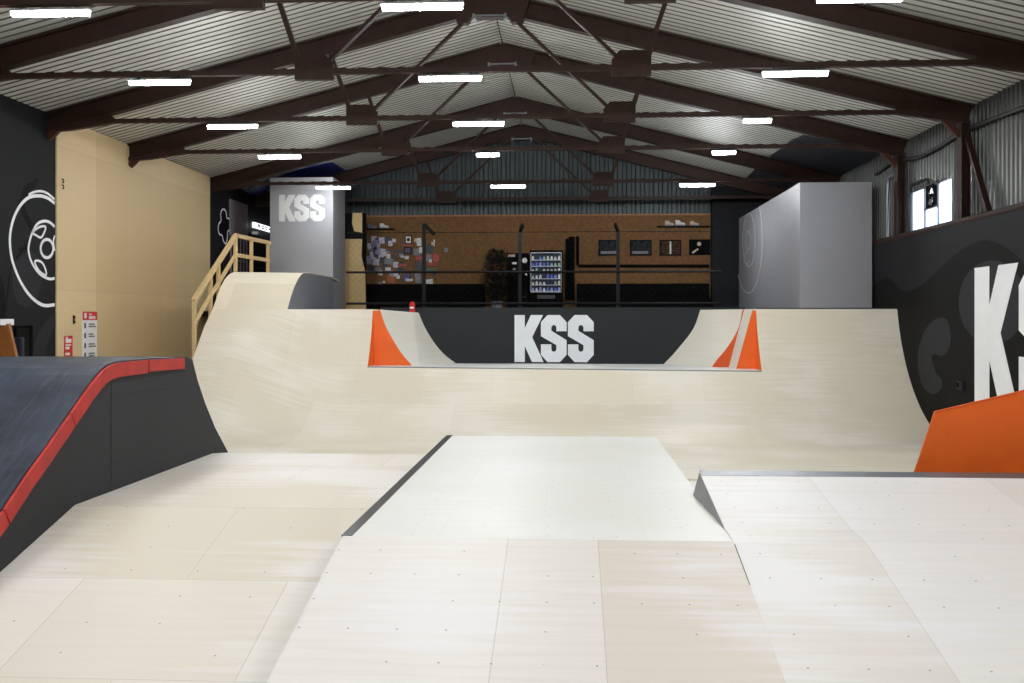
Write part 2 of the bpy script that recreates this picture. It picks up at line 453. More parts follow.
# far end wall
wb = MB(); vs = []; pr = corrug(WL - 0.2, WR + 0.6, 0.3)
n = len(pr)
for x, h in pr: vs += [(x, Y1 + h * 0.05, 0), (x, Y1 + h * 0.05, roof_z(x) + 0.1)]
vs += [(v[0], Y1 + 0.25, v[2]) for v in vs[:2 * n]]
fs = [(2 * i, 2 * i + 2, 2 * i + 3, 2 * i + 1) for i in range(n - 1)] + [(2 * n + 2 * i, 2 * n + 2 * i + 1, 2 * n + 2 * i + 3, 2 * n + 2 * i + 2) for i in range(n - 1)]
struct(wb.add(vs, fs).build('wall_back', 'gable_sheet'))
# unseen wall behind the photographer, given a pale wood finish to bounce light
wf = MB(); wf.prism([(WL - 0.2, 0), (WR + 0.6, 0), (WR + 0.6, roof_z(WR + 0.6)), (RX, RZ + 0.05), (WL - 0.2, roof_z(WL - 0.2))], 'y', Y0 - 0.2, Y0)
struct(wf.build('wall_front', 'wood_wall'))
# right side: painted plywood wall below, corrugated sheet above
RAILZ = EYE + 1.75
wr = struct(MB().box(WR, WR + 0.25, Y0, Y1, 0, RAILZ).build('wall_right', 'black_wall'))
WX = 7.45
GX = WX + 0.05
wy0, wm1, wm2, wy1 = [atX(q, 200, GX)[0] for q in (954.3, 939, 925.5, 912.8)]
wz0, wz1 = EYE + 1.78, atX(954, 177, GX)[1]
uw = MB()
def clad(y0, y1, z0, z1):
    pr = corrug(y0, y1, 0.17); n = len(pr); vs = []
    for y, h in pr: vs += [(WX + h * 0.05, y, z0), (WX + h * 0.05, y, z1)]
    vs += [(WX + 0.15, v[1], v[2]) for v in vs[:2 * n]]
    fs = [(2 * i, 2 * i + 1, 2 * i + 3, 2 * i + 2) for i in range(n - 1)] + [(2 * n + 2 * i, 2 * n + 2 * i + 2, 2 * n + 2 * i + 3, 2 * n + 2 * i + 1) for i in range(n - 1)]
    fs += [(0, 2 * n, 2 * n + 1, 1), (2 * n - 2, 2 * n - 1, 4 * n - 1, 4 * n - 2)]
    for t in (0, 1): fs += [(2 * i + t, 2 * n + 2 * i + t, 2 * n + 2 * i + 2 + t, 2 * i + 2 + t) for i in range(n - 1)]
    uw.add(vs, fs)
zt2 = roof_z(WX) + 0.1
clad(Y0, wy0, RAILZ - 0.3, zt2); clad(wy1, Y1, RAILZ - 0.3, zt2)
clad(wy0, wy1, wz1, zt2); clad(wy0, wy1, RAILZ - 0.3, wz0)
struct(uw.build('wall_right_cladding', 'wall_sheet'))
# eave gutter closing the joint between cladding and roof, and steel rail on the painted wall
struct(MB().tube([(WR + 0.06, Y0, RAILZ + 0.05), (WR + 0.06, Y1, RAILZ + 0.05)], 0.07, 10).build('trim_1', 'steel'))
struct(MB().box(WR + 0.02, WX, Y0, Y1, RAILZ - 0.02, RAILZ + 0.01).build('trim_2', 'steel'))

# window with frosted panes and an extractor fan
win = bpy.data.objects.new('window_1', None); COL.objects.link(win); win.location = (WX, 20.9, wz0); win['kind'] = 'structure'
fz = atX(932, 207.5, GX)[1]; fr = MB(); t = 0.02
for yy in (wy0, wm1, wm2, wy1): fr.box(WX + 0.02, WX + 0.08, yy - t, yy + t, wz0, wz1)
for zz in (wz0, wz1): fr.box(WX + 0.02, WX + 0.08, wy0, wy1, zz - t, zz + t)
fr.box(WX + 0.02, WX + 0.08, wm1, wm2, fz - 0.02, fz + 0.02)
fr.build('window_frame', 'grey_metal', win)
for (a_, b_, z_) in ((wy0, wm1, wz1), (wm1, wm2, fz), (wm2, wy1, wz1)):
    MB().box(WX + 0.05, WX + 0.06, a_, b_, wz0, z_).build('pane', 'frosted_pane', win)
fan = thing('extractor_fan', (WX, 20.85, 4.9), 'dark round extractor fan set in the middle of the bright window', 'fan')
fb = MB()
fh = (wz1 - fz) / 2; fc = (GX - 0.02, (wm1 + wm2) / 2, fz + fh); R_ = min(fh, (wm2 - wm1) / 2) * 0.86
nn = 24; hw = hh = min(fh, (wm2 - wm1) / 2)
ring_in = [(fc[1] + R_ * math.cos(2 * PI * i / nn), fc[2] + R_ * math.sin(2 * PI * i / nn)) for i in range(nn)]
def sq(i):
    c_, s_ = math.cos(2 * PI * i / nn), math.sin(2 * PI * i / nn); q = min(hw / max(abs(c_), 1e-6), hh / max(abs(s_), 1e-6)); return (fc[1] + q * c_, fc[2] + q * s_)
vs = []
for xx in (fc[0] - 0.03, fc[0] + 0.04):
    vs += [(xx, a_, b_) for a_, b_ in ring_in] + [(xx,) + sq(i) for i in range(nn)]
fs = []
for i in range(nn):
    j = (i + 1) % nn
    fs += [(i, j, nn + j, nn + i), (2 * nn + i, 3 * nn + i, 3 * nn + j, 2 * nn + j), (i, 2 * nn + i, 2 * nn + j, j), (nn + i, nn + j, 3 * nn + j, 3 * nn + i)]
fb.add(vs, fs); fb.build('mounting_plate', 'black_plastic', fan)
for i in range(4):
    a_ = i * PI / 2 + 0.4
    p = [(WX - 0.01, fc[1] + 0.04 * math.cos(a_), fc[2] + 0.04 * math.sin(a_))]
    b_ = MB(); q = []
    for rr, da in ((0.04, -0.3), (R_ * 0.94, -0.28), (R_ * 0.94, 0.28), (0.04, 0.3)):
        q.append((fc[1] + rr * math.cos(a_ + da), fc[2] + rr * math.sin(a_ + da)))
    b_.add([(fc[0] + 0.0 + 0.02 * (1 if kk in (0, 1) else -1) + dx, y, z) for dx in (0, 0.006) for kk, (y, z) in enumerate(q)], [(0, 1, 2, 3), (7, 6, 5, 4), (0, 4, 5, 1), (1, 5, 6, 2), (2, 6, 7, 3), (3, 7, 4, 0)])
    b_.build('fan_blade', 'grey_metal', fan)
MB().lathe((fc[0] - 0.03, fc[1], fc[2]), [(0.055, 0), (0.06, 0.02), (0.06, 0.07)], 14, 'x').build('hub', 'black_plastic', fan)
# bent conduit above the window
cq = [atX(x, y, WX - 0.03) for x, y in ((909.5, 232), (909.5, 190), (910.5, 185.5), (926, 179), (928, 179.5), (928.5, 184))]
tag(MB().tube([(WX - 0.03, a_, b_) for a_, b_ in cq], 0.028, 8).build('conduit', 'cable_black'),
    'black bent conduit over the left pane of the bright window', 'conduit')
# slack cable along the cladding
cp = []
for (x, y) in [(1090, 96), (1024, 107), (990, 120), (962, 132), (940, 146), (920, 157), (900, 160), (890, 163), (876, 174)]:
    yy, zz = atX(x, y, WX - 0.07); cp.append((WX - 0.07, yy, zz))
tag(MB().tube(cp, 0.045, 8).build('cable', 'cable_black'), 'thick dark cable sagging along the corrugated right wall', 'cable')
tag(MB().tube([(7.4, 23.7, RAILZ), (7.4, 23.7, 5.55), (7.4, 23.62, 5.68), (7.4, 23.2, 5.7)], 0.05, 8).build('pipe', 'grey_metal'),
    'grey pipe rising between the big grey block and the right wall', 'pipe')

# ------------------------------------------------------------------ roof trusses
TY = [-12.6, -9.15, -5.7, -2.3, 1.15, 4.65, 8.2, 11.8, 15.35, 18.95, 22.54, 27.95, 31.9]
CZ = EYE + 3.835
HALF = (WL + 0.12 - RX, WR + 0.12 - RX)
def ibeam(m_, p, q, depth, width, tw=0.03):
    p, q = Vector(p), Vector(q)
    m_.bar(p, q, 0.02, depth)
    d = (q - p).normalized(); sd = d.cross(Vector((0, 0, 1))).normalized(); up = sd.cross(d)
    if up.z < 0: up = -up
    for s_ in (1, -1): m_.bar(p + up * (s_ * (depth - tw) / 2), q + up * (s_ * (depth - tw) / 2), width, tw)
tr = thing('roof_truss', (RX, 0, CZ), '', 'roof truss', 'steel roof trusses')
RD = 0.36
for sgn, xe in ((-1, WL + 0.01), (1, WR + 0.2)):
    m_ = MB(); zo = -0.06 - RD / 2
    ibeam(m_, (RX, 0, RZ + zo), (xe, 0, roof_z(xe) + zo), RD, 0.2)
    m_.build('rafter', 'steel', tr)
    # haunch plate where the tie meets the rafter
    m_ = MB(); x2 = xe - sgn * 1.35; zr = lambda q: roof_z(q) - 0.34
    m_.prism([(xe, zr(xe)), (xe, CZ - 0.2), (xe - sgn * 0.5, CZ - 0.16), (x2, CZ - 0.035), (x2, CZ + 0.04), (xe - sgn * 1.2, zr(xe - sgn * 1.2))], 'y', -0.06, 0.06)
    m_.build('haunch', 'steel', tr)
    gx = RX + sgn * 2.45
    m_ = MB(); m_.prism([(gx - 0.3, CZ - 0.12), (gx + 0.3, CZ - 0.12), (gx + 0.3, CZ + (0.26 if sgn > 0 else 0.12)), (gx + 0.18, CZ + 0.26), (gx - 0.18, CZ + 0.26), (gx - 0.3, CZ + (0.12 if sgn > 0 else 0.26))], 'y', -0.055, 0.055)
    m_.build('gusset_plate', 'steel', tr)
    m_ = MB()
    xs = gx + sgn * 0.62
    for yy in (-0.03, 0.03): m_.bar((gx + sgn * 0.2, yy, CZ + 0.05), (xs, yy, roof_z(xs) - 0.36), 0.06, 0.07, (1, 0, 0))
    m_.build('strut', 'steel', tr)
    m_ = MB()
    for yy in (-0.03, 0.03): m_.bar((gx - sgn * 0.15, yy, CZ + 0.1), (RX + sgn * 0.35, yy, RZ - 0.48), 0.05, 0.055, (0, 0, 1))
    m_.build('diagonal', 'steel', tr)
m_ = MB()
for yy in (-0.03, 0.03): m_.box(WL + 1.0, WR - 0.8, yy - 0.02, yy + 0.02, CZ - 0.035, CZ + 0.045)
x = WL + 2.0
while x < WR - 1.7:
    m_.box(x - 0.06, x + 0.06, -0.045, 0.045, CZ - 0.02, CZ + 0.058); x += 0.31
m_.build('tie_beam', 'steel', tr)
m_ = MB(); m_.prism([(RX - 0.62, RZ - 0.66), (RX - 0.42, RZ - 0.66), (RX - 0.36, RZ - 0.56), (RX + 0.36, RZ - 0.56), (RX + 0.42, RZ - 0.66), (RX + 0.62, RZ - 0.66), (RX + 0.75, RZ - 0.28), (RX, RZ - 0.1), (RX - 0.75, RZ - 0.28)], 'y', -0.11, 0.11)
m_.build('ridge_plate', 'steel', tr)
m_ = MB(); m_.box(RX - 0.3, RX + 0.3, -0.13, 0.13, RZ - 0.55, RZ - 0.52)
for s_ in (-1, 1): m_.box(RX + s_ * 0.3 - 0.025, RX + s_ * 0.3 + 0.025, -0.13, 0.13, RZ - 0.6, RZ - 0.5)
m_.build('ridge_bracket', 'grey_metal', tr)
TL = ['steel roof truss farthest behind the viewer', 'steel roof truss second from the wall behind the viewer', 'steel roof truss third from the wall behind the viewer', 'steel roof truss fourth from the wall behind the viewer', 'steel roof truss just behind the viewer', 'steel roof truss first in front of the viewer, out of view overhead',
      'steel roof truss second in front of the viewer, out of view overhead', 'brown roof truss with only its tie beam showing at the top picture edge',
      'brown roof truss whose tie beam runs highest across the whole picture', 'brown roof truss over the near edge of the plywood wall boarding',
      'brown roof truss above the quarter pipe lip, third full one from the top', 'brown roof truss whose tie beam crosses the grey tower', 'rearmost brown roof truss close to the gable wall']
trusses = []
for i, y in enumerate(TY):
    c_ = tr if i == 0 else copy_tree(tr)
    c_.location = (RX, y, CZ); c_['label'] = TL[i]; trusses.append(c_)

# columns on the right wall with knee braces
def column(y, label, diag):
    t_ = thing('steel_column', (WR + 0.1, y, RAILZ), label, 'column', 'steel columns on the right wall')
    m_ = MB(); m_.box(WR + 0.0, WR + 0.02, y - 0.13, y + 0.13, RAILZ, roof_z(WR) - 0.42); m_.box(WR + 0.15, WR + 0.17, y - 0.13, y + 0.13, RAILZ, roof_z(WR) - 0.42)
    m_.box(WR + 0.0, WR + 0.17, y - 0.015, y + 0.015, RAILZ, roof_z(WR) - 0.42)
    m_.build('shaft', 'steel', t_)
    MB().bar((WR - 0.34, y, CZ - 0.06), (WR + 0.03, y, CZ - 0.46), 0.1, 0.1).build('knee_brace', 'steel_red', t_)
    if diag: MB().bar((WR + 0.12, y - 0.1, 5.75), (WR + 0.12, y - 1.05, RAILZ + 0.1), 0.08, 0.1, (1, 0, 0)).build('diagonal_brace', 'steel', t_)
column(15.35, 'brown steel column nearest the viewer, just outside the right picture edge', False)
column(18.95, 'brown steel column directly right of the bright window', True)
column(22.54, 'brown steel column left of the bright window', False)
def heel(y, label):
    tag(MB().bar((WL + 0.04, y, 5.93), (WL + 0.26, y, 6.14), 0.1, 0.12).build('knee_brace', 'steel_red'), label, 'brace', 'short braces under the truss heels')
heel(18.95, 'short rusty brace at the top left corner of the plywood boarding')
heel(22.54, 'short rusty brace halfway along the top of the plywood boarding')

# ------------------------------------------------------------------ LED lights under the tie beams; unseen rows behind the viewer are added fill
def led(half):
    t_ = thing('led_batten', (0, 0, 0), '', 'light', 'LED battens under the tie beams')
    h_ = half
    m_ = MB(); m_.prism([(-0.045, 0.0), (0.045, 0.0), (0.035, 0.03), (-0.035, 0.03)], 'x', -h_ - 0.02, h_ + 0.02)
    m_.build('housing', 'led_body', t_)
    m_ = MB(); m_.prism([(-0.04, -0.002), (-0.04, -0.045), (-0.02, -0.06), (0.02, -0.06), (0.04, -0.045), (0.04, -0.002)], 'x', -h_, h_)
    m_.build('diffuser', 'led_glow' if h_ == 0.475 else 'led_glow_bright', t_)
    for s_ in (-1, 1): MB().box(s_ * h_ * 0.7 - 0.02, s_ * h_ * 0.7 + 0.02, -0.03, 0.03, 0.028, 0.065).build('clip', 'dark_metal', t_)
    return t_
L1 = led(0.475); L2 = led(0.245); L3 = led(0.47)
used = {0.475: False, 0.245: False, 0.47: False}
ROWN = ['added for fill on the tie beam farthest behind the viewer', 'added for fill on second tie beam from the wall behind the viewer', 'added for fill on third tie beam from the wall behind the viewer', 'added for fill on fourth tie beam from the wall behind the viewer', 'added for fill on the tie beam just behind the viewer', 'on the first tie beam in front of the viewer', 'on the second tie beam in front of the viewer', 'on the tie beam cut by the top picture edge', 'on the highest tie beam that crosses the whole picture',
        'on the second full tie beam from the top', 'on the third full tie beam from the top', 'on the tie beam crossing the grey tower']
LX = [(-6.2, -1.74, 3.36)] * 7 + [(-6.28, -1.74, 3.36), (-6.41, -1.83, 3.42), (-6.48, -1.72, 3.52), (-6.61, -1.83, 3.45), (-6.65, -1.70, 3.55)]
SIDE = ['left', 'middle', 'right']
for i, y in enumerate(TY[:12]):
    for j, x in enumerate(LX[i]):
        h_ = 0.245 if (i, j) in ((9, 2), (10, 1), (10, 2)) else 0.475
        if (i, j) == (11, 2): h_ = 0.47
        src = {0.475: L1, 0.245: L2, 0.47: L3}[h_]
        c_ = copy_tree(src) if used[h_] else src
        used[h_] = True
        c_.location = (x, y, CZ - 0.10)
        c_['label'] = ('short ' if h_ < 0.3 else '') + SIDE[j] + ' LED batten ' + ROWN[i]

# ================================================================== RAMPS
# ---- centre funbox: flat table with a bank towards the viewer
XL, XR = -1.665, 1.18
fun = thing('funbox', (0, 9, 0), 'low white plywood funbox table with a front bank and black left edge', 'ramp')
def slab_profile(prof, x0, x1, n=8, dz=-0.025):
    xs = [x0 + (x1 - x0) * i / n for i in range(n + 1)]
    return MB().grid([[(x, y, z) for y, z in prof] for x in xs], (0, 0, dz))
slab_profile([(3.75, 0.026), (7.27, 0.80)], XL, XR, 6).build('bank', 'birch_bank', fun)
slab_profile([(7.272, 0.80), (13.66, 0.80)], XL, XR - 0.002, 6).build('table_top', 'birch_table', fun)
m_ = MB(); m_.prism([(3.86, 0), (7.27, 0.772), (13.64, 0.772), (13.64, 0)], 'x', XL + 0.02, XR - 0.03); m_.build('frame', 'launch_side', fun)
m_ = MB(); m_.box(XL - 0.012, XL + 0.068, 7.3, 13.66, 0.801, 0.806); m_.box(XL - 0.012, XL - 0.004, 7.3, 13.66, 0.70, 0.803)
m_.build('coping', 'dark_metal', fun)

# ---- right kicker: same bank carried on to a higher lip
kick = thing('kicker_ramp', (3.9, 7.5, 0), 'wide plywood kicker ramp at lower right with a steel edge along its lip', 'ramp')
kp = [(3.75, 0.026), (7.27, 0.80), (7.66, 0.815), (8.4, 0.915), (9.16, 1.02)]
XK = 6.6
xs = [XR + 0.0005 + (XK - XR) * i / 8 for i in range(9)]
MB().grid([[(x, y, z) for y, z in kp] for x in xs], (0, 0, -0.02)).build('riding_surface', 'birch_kicker', kick)
m_ = MB()
# leaning steel cheek on the left, wider at its foot
top = [(XR + 0.003, y, z - 0.001) for y, z in kp[2:]]
bot = [(XR + 0.003, 7.66, 0.805), (XR - 0.025, 8.4, 0.803), (XR - 0.055, 9.16, 0.803)]
vs = top + bot + [(v[0] + 0.03, v[1], v[2]) for v in top] + [(v[0] + 0.03, v[1], v[2]) for v in bot]
m_.add(vs, [(0, 3, 4, 1), (1, 4, 5, 2), (6, 7, 10, 9), (7, 8, 11, 10), (2, 5, 11, 8), (0, 1, 7, 6), (1, 2, 8, 7), (3, 9, 10, 4), (4, 10, 11, 5)])
m_.build('side_plate', 'grey_metal', kick)
m_ = MB(); m_.prism([(9.02, 0.996), (9.165, 1.021), (9.165, 1.027), (9.02, 1.0035)], 'x', XR + 0.004, XK); m_.box(XR + 0.004, XK, 9.16, 9.168, 0.93, 1.026)
m_.build('coping', 'grey_metal', kick)
m_ = MB(); m_.prism([(3.86, 0), (7.27, 0.775), (7.66, 0.785), (9.13, 0.99), (9.13, 0)], 'x', XR + 0.04, XK); m_.build('frame', 'launch_side', kick)
m_ = MB(); m_.prism([(6.62, 0.659), (7.22, 0.791), (7.22, 0.7925), (6.62, 0.6605)], 'x', XR - 0.001, XR + 0.004); m_.build('joint_gap', 'ink', kick)

# ---- left platform carrying the black launch ramp
plat = thing('platform', (-5.6, 10, 0), 'low plywood platform at left carrying the black ramp', 'ramp')
KS = 4.25 / 4.5
def sc(pts): return [(y * KS, EYE - (EYE - z) * KS) for y, z in pts]
pp_ = [(5.43, 0.024)] + sc([(8.88, 0.70), (12.42, 0.70), (12.98, 0.635)]) + [(14.7, 0.026)]
MB().grid([[(x, y, z) for y, z in pp_] for x in [-9.7 + (XL - 0.02 + 9.7) * i / 10 for i in range(11)]], (0, 0, -0.022)).build('riding_surface', 'birch_platform', plat)
m_ = MB(); m_.prism([(5.55, 0)] + sc([(8.88, 0.67), (12.42, 0.67), (12.98, 0.60)]) + [(14.6, 0)], 'x', -9.68, XL - 0.04); m_.build('frame', 'launch_side', plat)

# ---- black launch ramp
lau = thing('launch_ramp', (-6.6, 9.2, 0.79), 'black launch ramp with scuffed blue-grey top and red padded edge', 'ramp')
lp = sc([(6.1, 0.13), (6.6, 0.31), (7.1, 0.56), (7.678, 0.887), (8.058, 1.138), (8.278, 1.265), (8.746, 1.555), (9.1, 1.775), (9.268, 1.867), (9.40, 1.925), (9.526, 1.958), (9.66, 1.973), (9.798, 1.978), (10.4, 1.978), (11.53, 1.956), (11.735, 1.912)])
lb = sc([(11.735, 1.91), (11.896, 1.66), (12.146, 1.366), (12.497, 1.02), (12.983, 0.642)])
XA, XB = -4.25, -9.4
MB().grid([[(x, y, z) for y, z in lp] for x in [XA + 0.004 + (XB - XA) * i / 10 for i in range(11)]], (0, 0, -0.02)).build('riding_surface', 'launch_top', lau)
MB().grid([[(x, y, z) for y, z in lb] for x in [XA + (XB - XA) * i / 10 for i in range(11)]], (0, -0.02, -0.01)).build('rear_transition', 'launch_side', lau)
side = [(y, z - 0.022) for y, z in lp[:-1]] + sc([(11.72, 1.89), (11.88, 1.64), (12.13, 1.345), (12.48, 1.0), (12.95, 0.64), (12.40, 0.702), (8.88, 0.704), (6.5, 0.09), (6.1, 0.0)])
m_ = MB(); m_.prism(side, 'x', XB, XA); m_.build('side_panel', 'launch_side', lau)
m_ = MB()
j0 = atX(111, 395, XA); j1 = atX(197, 382, XA); m_.box(XA, XA + 0.003, j0[0], j0[0] + 0.008, 0.85, j0[1] + 0.2); m_.prism([j0, j1, (j1[0], j1[1] + 0.008), (j0[0], j0[1] + 0.008)], 'x', XA, XA + 0.003)
m_.build('panel_joint', 'ink', lau)
# red padding: rides along the top edge of the side
def edge_strip(prof, w0, w1, x0, x1):
    P = [Vector(p) for p in prof]; out = []; inn = []
    for i, p in enumerate(P):
        d = (P[min(i + 1, len(P) - 1)] - P[max(i - 1, 0)]).normalized(); nr = Vector((d.y, -d.x))
        out.append(p + nr * w0); inn.append(p + nr * w1)
    m_ = MB(); n = len(P)
    vs = [(x, a_.x, a_.y) for x in (x0, x1) for a_ in out + inn]
    fs = []
    for i in range(n - 1):
        fs += [(i, i + 1, n + i + 1, n + i), (2 * n + i, 3 * n + i, 3 * n + i + 1, 2 * n + i + 1), (i, 2 * n + i, 2 * n + i + 1, i + 1), (n + i, n + i + 1, 3 * n + i + 1, 3 * n + i)]
    fs += [(0, n, 3 * n, 2 * n), (n - 1, 3 * n - 1, 4 * n - 1, 2 * n - 1)]
    return m_.add(vs, fs)
segs = [lp[0:4], lp[3:7], lp[6:10], lp[9:14], sc([(10.42, 1.977), (11.42, 1.958)])]
for i, sg in enumerate(segs):
    pr = list(sg); a_ = Vector(pr[0]); b_ = Vector(pr[1]); pr[0] = tuple(a_ + (b_ - a_).normalized() * 0.012)
    edge_strip(pr, 0.012, 0.145 if i < 4 else 0.13, XA + 0.002, XA + 0.03).build('edge_pad', 'red_pad', lau)

# ---- orange bank ramp by the right wall
Yo = 9.62
ob = thing('bank_ramp', (5.2, 10.5, 0), 'orange painted ramp side rising by the right wall behind the kicker lip', 'ramp')
op = [(2.75, 0.0), (3.0, 0.42), (3.15, 0.72), (3.245, 0.955), (3.30, 1.11), (3.345, 1.25), (3.435, 1.53)]
tx, tz = 7.15, 1.53 + (7.15 - 3.435) * 0.25
poly = op + [(4.28, 1.742), (tx, tz), (tx, 0)]
m_ = MB(); n = len(poly)
vs = [(x, Yo, z) for x, z in poly] + [(x, Yo + 0.02, z) for x, z in poly]
m_.add(vs, [tuple(range(n))[::-1], tuple(range(n, 2 * n))] + [(i, (i + 1) % n, n + (i + 1) % n, n + i) for i in range(n)])
m_.build('side_panel', 'orange', ob)
m_ = MB(); back = [(min(x + 1.35, 7.15), z * (0.62 if z > 1.2 else 0.8)) for x, z in poly]
vs = [(x, Yo + 0.02, z) for x, z in poly] + [(x, Yo + 2.2, z) for x, z in back]
m_.add(vs, [tuple(range(n))[::-1], tuple(range(n, 2 * n))] + [(i, (i + 1) % n, n + (i + 1) % n, n + i) for i in range(n)])
m_.build('riding_surface', 'birch_quarter', ob)
m_ = MB(); m_.prism([(3.443, 1.515), (3.45, 1.53), (7.1, 2.444), (7.1, 2.43)], 'y', Yo - 0.004, Yo); m_.build('edge_trim', 'orange_dark', ob)

# ---- big quarter pipe
QR, QY = 3.5, 19.0
XW0, XC0, XC1 = -8.0, -4.423, 4.129
LP = [(17.8, 0.012), (18.6, 0.13), (19.3, 0.42), (20.1, 0.95), (20.93, 1.61), (21.593, 2.268), (22.06, 2.62)]
def left_at(z):
    for (ya, za), (yb, zb) in zip(LP, LP[1:]):
        if za <= z <= zb: return ya + (yb - ya) * (z - za) / (zb - za)
    return LP[0][0] if z < LP[0][1] else LP[-1][0]
def circ(z): 
    c_ = 1 - z / QR; return QY + QR * math.sqrt(max(0, 1 - c_ * c_))
def qprof(x, ztop, n=26, z0=0.012):
    s_ = min(1, max(0, (x - XW0) / 3.2)); s_ = s_ * s_ * (3 - 2 * s_)
    out = []
    for i in range(n + 1):
        t_ = i / n; z = z0 + (ztop - z0) * t_ ** 1.8
        y = left_at(z) * (1 - s_) + (circ(z) if z > 0.013 else QY) * s_
        out.append((x, y, z))
    return [(x, y_, 0.012) for y_ in (15.0, 16.0, 17.0)] + out
ZT = 2.62
def lipz(x): return 1.36 - 0.07 * (x - XC0) / (XC1 - XC0)
qp = thing('quarter_pipe', (-0.4, 20.5, 0), 'wide pale plywood quarter pipe spanning the hall, with a pocket cut in its middle', 'ramp')
def cols(a_, b_, n): return [a_ + (b_ - a_) * i / n for i in range(n + 1)]
MB().grid([qprof(x, ZT) for x in cols(XW0, XC0, 14)], (0, 0.012, -0.012)).build('riding_surface', 'birch_quarter', qp, smooth=False)
MB().grid([qprof(x, lipz(x)) for x in cols(XC0, XC1, 10)], (0, 0.012, -0.012)).build('riding_surface', 'birch_quarter', qp)
MB().grid([qprof(x, ZT) for x in cols(XC1, WR - 0.01, 6)], (0, 0.012, -0.012)).build('riding_surface', 'birch_quarter', qp)
def spline(pts, n=14):
    out = []
    P = [pts[0]] + list(pts) + [pts[-1]]
    P[0] = (2 * pts[0][0] - pts[1][0], 2 * pts[0][1] - pts[1][1]); P[-1] = (2 * pts[-1][0] - pts[-2][0], 2 * pts[-1][1] - pts[-2][1])
    for i in range(1, len(P) - 2):
        for k_ in range(n):
            t_ = k_ / n; r = []
            for c_ in (0, 1):
                a, b, c, d = P[i - 1][c_], P[i][c_], P[i + 1][c_], P[i + 2][c_]
                r.append(0.5 * (2 * b + (c - a) * t_ + (2 * a - 5 * b + 4 * c - d) * t_ ** 2 + (3 * b - a - 3 * c + d) * t_ ** 3))
            out.append(tuple(r))
    return out + [tuple(pts[-1])]
yl = circ(ZT); YD = 24.2; YS = 22.95
def curve(px, Y, top, foot):
    pts = [atY(x, y, Y) for x, y in px]; pts[0] = (pts[0][0], top); pts[-1] = (pts[-1][0], foot); return spline(pts, 5)
cf = curve([(380.0, 311.4), (385.4, 325.4), (393.6, 340.7), (401.8, 353.5), (412, 364.7)], yl, ZT - 0.005, 1.352)
cb = curve([(418.7, 313), (425, 327.5), (435, 343.7), (445, 355), (456, 364)], YD, 2.55, 1.322)
rf = curve([(742.2, 311), (739.1, 324.9), (733.5, 337.3), (724.8, 350.3), (717.3, 359), (711.7, 363.8)], YS, ZT - 0.01, 1.305)
rb = curve([(700, 313.5), (695.5, 324), (690, 333.7), (681, 345), (672.5, 355), (663.7, 363.7)], YD, ZT - 0.02, 1.317)
# decks
m_ = MB(); dv = [(XC0, yl, ZT), (-4.30, yl, ZT - 0.005), (cb[0][0], YD, 2.553), (cb[0][0] - 0.25, YD, 2.553), (-6.4, YD, ZT), (-6.4, yl, ZT)]
dv += [(v[0], v[1], v[2] - 0.03) for v in dv]
m_.add(dv, [(0, 1, 2, 3), (0, 3, 4, 5), (9, 8, 7, 6), (11, 10, 9, 6)] + [(i, (i + 1) % 6, 6 + (i + 1) % 6, 6 + i) for i in range(6)]); m_.build('deck', 'birch_quarter', qp)
m_ = MB(); m_.prism([(XC1, yl), (WR - 0.02, yl), (WR - 0.02, YD), (rb[0][0], YD), (rf[0][0], YS), (3.97, YS), (4.06, yl)], 'z', ZT - 0.03, ZT); m_.build('deck', 'birch_quarter', qp)
# dark coping on the right lip
m_ = MB(); m_.tube([(XC1 + 0.02, yl + 0.03, ZT + 0.005), (WR - 0.02, yl + 0.03, ZT + 0.005)], 0.022, 8); m_.build('coping', 'dark_metal', qp)
# orange cheeks inside the pocket
for xc, zl in ((XC0, lipz(XC0)), (XC1, lipz(XC1))):
    pr = [(y + 0.004, z) for x, y, z in qprof(xc, ZT) if z > zl]
    pr = [(circ(zl) + 0.004, zl - 0.05)] + pr + [(yl + 0.05, ZT), (yl + 0.05, zl - 0.05)]
    m_ = MB(); s_ = 1 if xc < 0 else -1
    m_.prism(pr, 'x', xc + s_ * 0.001, xc - s_ * 0.02); m_.build('cheek_panel', 'orange', qp)
# left outer side
m_ = MB(); pr = [(y + 0.02, z - 0.015 if z > 0.03 else 0) for x, y, z in qprof(XW0, ZT)]
m_.prism(pr + [(22.4, ZT - 0.03), (22.4, 0)], 'x', XW0, XW0 + 0.02); m_.build('side_panel', 'birch_rollin', qp)
# screwed-on joints

# ---- pocket: raised cross half pipe in the middle of the quarter
hp = thing('half_pipe', (-0.2, 23.5, 1.2), 'small raised half pipe pocket with orange side panels between the quarter pipe lips', 'ramp')
m_ = MB()
vs = [(XC0, circ(1.36), 1.36), (XC1, circ(1.29), 1.29), (XC1, YD, 1.315), (XC0, YD, 1.325)]
vs += [(v[0], v[1], v[2] - 0.03) for v in vs]
m_.add(vs, [(0, 1, 2, 3), (7, 6, 5, 4), (0, 4, 5, 1), (1, 5, 6, 2), (2, 6, 7, 3), (3, 7, 4, 0)]); m_.build('flat_bottom', 'white_floor', hp)
m_ = MB(); m_.bar((XC0, circ(1.36) - 0.012, 1.362 - 0.02), (XC1, circ(1.29) - 0.012, 1.292 - 0.02), 0.012, 0.035); m_.build('coping', 'grey_metal', hp)
rows = [[(a_[0] + (b_[0] - a_[0]) * t_, yl + 0.02 + (YD - yl - 0.02) * t_, a_[1] + (b_[1] - a_[1]) * t_) for a_, b_ in zip(cf, cb)] for t_ in [i / 8 for i in range(9)]]
MB().grid(rows, (-0.015, 0, -0.012), uvx=[yl + (YD - yl) * i / 8 for i in range(9)]).build('transition', 'birch_transition', hp)
